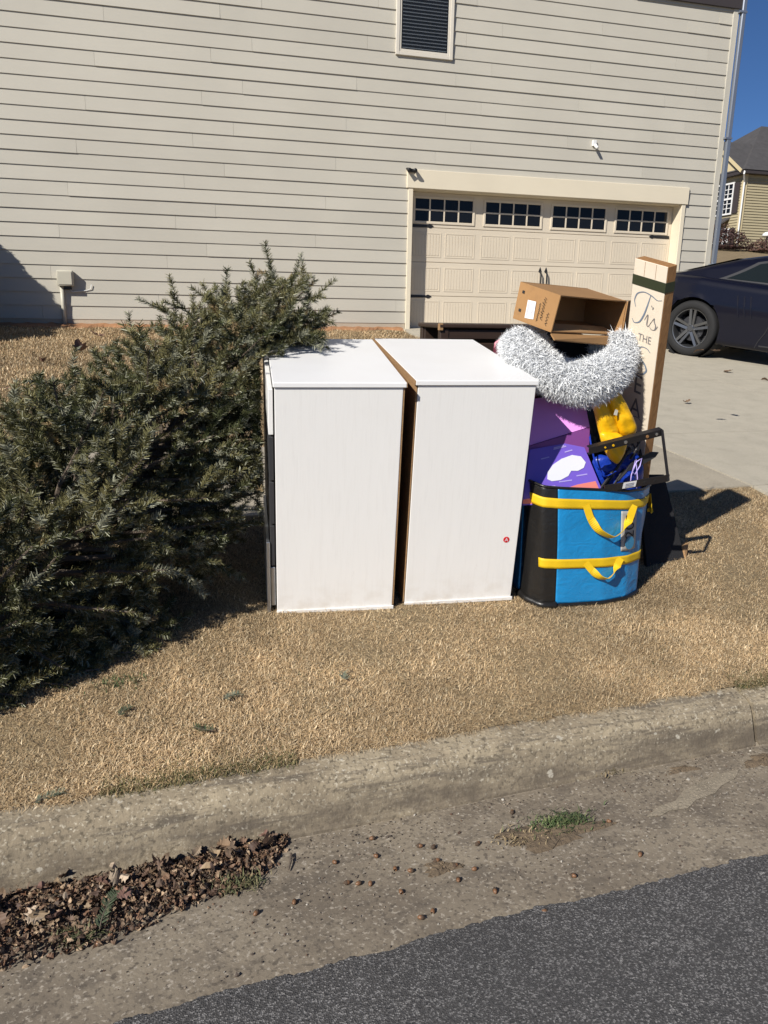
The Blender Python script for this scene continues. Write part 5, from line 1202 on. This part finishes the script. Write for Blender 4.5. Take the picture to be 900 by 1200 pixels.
dirt_patch(645, 978, .17, .055, .012, 'clod of dirt with a green weed in the gutter', 1); dirt_patch(518, 1017, .055, .03, .008, 'small dirt patch among acorns in the gutter', 2); dirt_patch(800, 902, .06, .02, .008, 'dry dirt patch at the foot of the kerb', 3); dirt_patch(895, 892, .08, .04, .012, 'brown litter patch by the kerb joint', 4)
MAT['cement'] = concrete('pale_cement', (.29, .245, .18), .5, .9, 5)
def smear(pts, label):
    V = [(p[0], p[1], gz(p[0], p[1])+.003) for p in (gpx(*q) for q in pts)]; c = np.mean(V, 0); P = [tuple(c+np.array([0, 0, .0015]))]+V
    o = mesh_obj('cement_smear', P, [(0, i, i % len(V)+1) for i in range(1, len(V)+1)], MAT['cement']); tag(o, label, 'cement', kind='stuff')
smear([(757, 958), (772, 946), (790, 941), (800, 928), (818, 918), (842, 908), (866, 902), (862, 912), (845, 922), (838, 930), (816, 938), (806, 948), (784, 951), (774, 957)], 'pale cement smear on the gutter pan near the kerb joint')
def weed(px, py, n, spread, hmax, cols, label, seed, group=None):
    c = gpx(px, py); q = np.random.default_rng(seed); x_ = c[0]+q.normal(0, spread, n); y_ = c[1]+q.normal(0, spread*.45, n)
    z_ = zg(x_, y_)+.006; o = grass('weed_clump', label, x_, y_, z_, hmax*.4, hmax, .0035, .75, cols, [1]*len(cols), seed, 'weed')
    if group: o['group'] = group
    return o
GR = [(.05, .085, .025), (.085, .12, .04), (.035, .06, .02), (.13, .14, .06)]
weed(655, 966, 520, .052, .024, GR, 'low green weed growing from the dirt clod in the gutter', 31); weed(615, 985, 120, .05, .022, [(.2, .15, .08), (.3, .23, .13)], 'dry straw tuft beside the green weed in the gutter', 32)
weed(280, 1040, 260, .03, .045, [(.12, .12, .05), (.2, .17, .09), (.08, .09, .04)], 'dull green tuft at the end of the leaf heap', 33); weed(95, 1100, 220, .025, .045, [(.12, .13, .06), (.17, .16, .08)], 'small tuft at the street edge of the leaf heap', 34)
weed(715, 905, 90, .03, .025, [(.12, .10, .05), (.2, .15, .08)], 'tiny dry tuft at the foot of the kerb', 35); weed(140, 802, 110, .05, .03, GR, 'fresh green tuft in the lawn under the fir tree', 36)
# fir sprigs that dropped off
def sprig(px, py, ang, L, label, seed, lift=.01, pale=0.0, onlit=0.0):
    c = gpx(px, py); q = np.random.default_rng(seed); d = np.array([math.cos(ang), math.sin(ang), .05]); s_ = np.array([-d[1], d[0], 0]); z0 = np.array([c[0], c[1], c[2]+lift+onlit]); t = empty('fir_sprig', z0, label=label, cat='sprig', group='fir sprigs dropped on the ground')
    pts = [z0+d*L*f+s_*.01*math.sin(f*3) for f in np.linspace(0, 1, 6)]; MB().tube(pts, list(np.linspace(.002, .001, 6)), 5).build('twig', MAT['bark'], t)
    n = int(L*900); f = q.uniform(0, 1, n)[:, None]; p = z0+d*L*f+s_*.01*np.sin(f*3); sg = np.where(q.uniform(0, 1, n) < .5, -1, 1)[:, None]; dr = d*.5+s_*sg*.8+np.array([0, 0, 1])*q.uniform(-.05, .5, n)[:, None]; le = .02*q.uniform(.7, 1.1, n)[:, None]; w = np.cross(dr, (0, 0, 1.0)); w = w/np.linalg.norm(w, axis=1)[:, None]*.0012
    V = np.stack([p-w, p+w, p+dr*le+w*.6, p+dr*le-w*.6], 1).reshape(-1, 3); c_ = (np.array([.05, .07, .03])*(1-pale)+np.array([.2, .23, .17])*pale)*q.uniform(.7, 1.3, (n, 1))
    mesh_obj('needles', V, np.arange(4*n).reshape(-1, 4), MAT['needle'], t, col=np.repeat(c_, 4, 0))
sprig(118, 1100, 1.25, .12, 'green fir sprig lying across the brown leaf heap', 41, .03, .25); sprig(250, 862, 2.6, .07, 'small dark fir sprig on the tan grass near the kerb', 42, .02, .1); sprig(406, 802, 1.5, .05, 'pale fir sprig on the tan grass before the white chest', 43, .02, .8)
sprig(262, 826, .4, .06, 'pale grey fir sprig on the tan grass below the tree shadow', 44, .02, .8); sprig(40, 945, .3, .08, 'grey green fir sprig on the grass edge above the kerb', 45, .012, .6); sprig(140, 845, .9, .06, 'short fir sprig on the grass under the tree', 46, .02, .3)
# twig on the gutter
for px0, py0, px1, py1 in ((341, 1003, 338, 1022), (244, 1055, 236, 1035)):
    a_, c_ = gpx(px0, py0), gpx(px1, py1); a_[2] += .008; c_[2] += .006; t = empty('twig', a_, label='short dark twig lying by the leaf heap', cat='twig', group='twigs by the leaf heap'); MB().tube([a_, (a_+c_)/2+np.array([.003, 0, .003]), c_], [.004, .0035, .002], 6).build('stem', MAT['bark'], t); MB().tube([(a_+c_)/2+np.array([.003, 0, .003]), (a_+c_)/2+np.array([.015, .006, .008])], [.002, .001], 5).build('side_shoot', MAT['bark'], t)
# brown leaves blown on the driveway and upper lawn
for i, (px, py) in enumerate(((804, 475), (853, 438), (896, 447), (818, 415), (838, 416))):
    p = gpx(px, py); V, F = leafgeo(OAK, r.uniform(.08, .12), r.normal(.3, .4), .25, 700+i); V = V@rndrot(r, .15).T; o = mesh_obj('dead_leaf', V, F, MAT['leaf'], col=np.tile(np.array((.16, .10, .06)), (len(V), 1))); o.location = (p[0], p[1], p[2]+.03); tag(o, 'brown leaf lying on the pale concrete driveway', 'leaf', 'leaves on the driveway')
for i, (px, py) in enumerate(((115, 404), (8, 462), (150, 384), (50, 430), (96, 421))):
    p = gpx(px, py); V, F = leafgeo(OAK, r.uniform(.10, .15), r.normal(.5, .5), .3, 750+i); V = V@rndrot(r, .3).T; o = mesh_obj('dead_leaf', V, F, MAT['leaf'], col=np.tile(np.array((.14, .075, .05)), (len(V), 1))); o.location = (p[0], p[1], p[2]+.06); tag(o, 'dark brown leaf lying on the lawn below the house wall', 'leaf', 'leaves on the lawn')

# ------------------------------------------------------------------ evergreen shrubs at the side of the house (their shadow falls on the wall)
EV = [(.03, .05, .018), (.045, .07, .025), (.02, .035, .014)]
def wallshrub(x, y, lob, label, seed):
    z0 = float(zg(x, y)); t = empty('evergreen_shrub', (x, y, z0), label=label, cat='shrub', group='evergreen shrubs by the house wall'); MB().tube([(x, y, z0-.05), (x, y, z0+lob[-1][2])], [.05, .02], 8).build('trunk', MAT['bark'], t)
    for i, (dx, dy, h, rr, rh) in enumerate(lob): leafball('foliage', (x+dx, y+dy, z0+h), (rr, rr, rh), 9000, .035, EV, t, seed+i, zmin=z0+.01)
wallshrub(-3.12, 11.45, [(0, 0, .45, .62, .5), (.08, 0, .95, .55, .42), (-.08, .05, 1.35, .42, .38), (-.28, 0, 1.75, .34, .36)], 'tall rounded evergreen shrub beside the house wall', 60)
wallshrub(-2.78, 10.75, [(0, 0, .40, .50, .42), (.05, 0, .80, .36, .32)], 'low rounded evergreen shrub in front of the taller one by the house wall', 70)
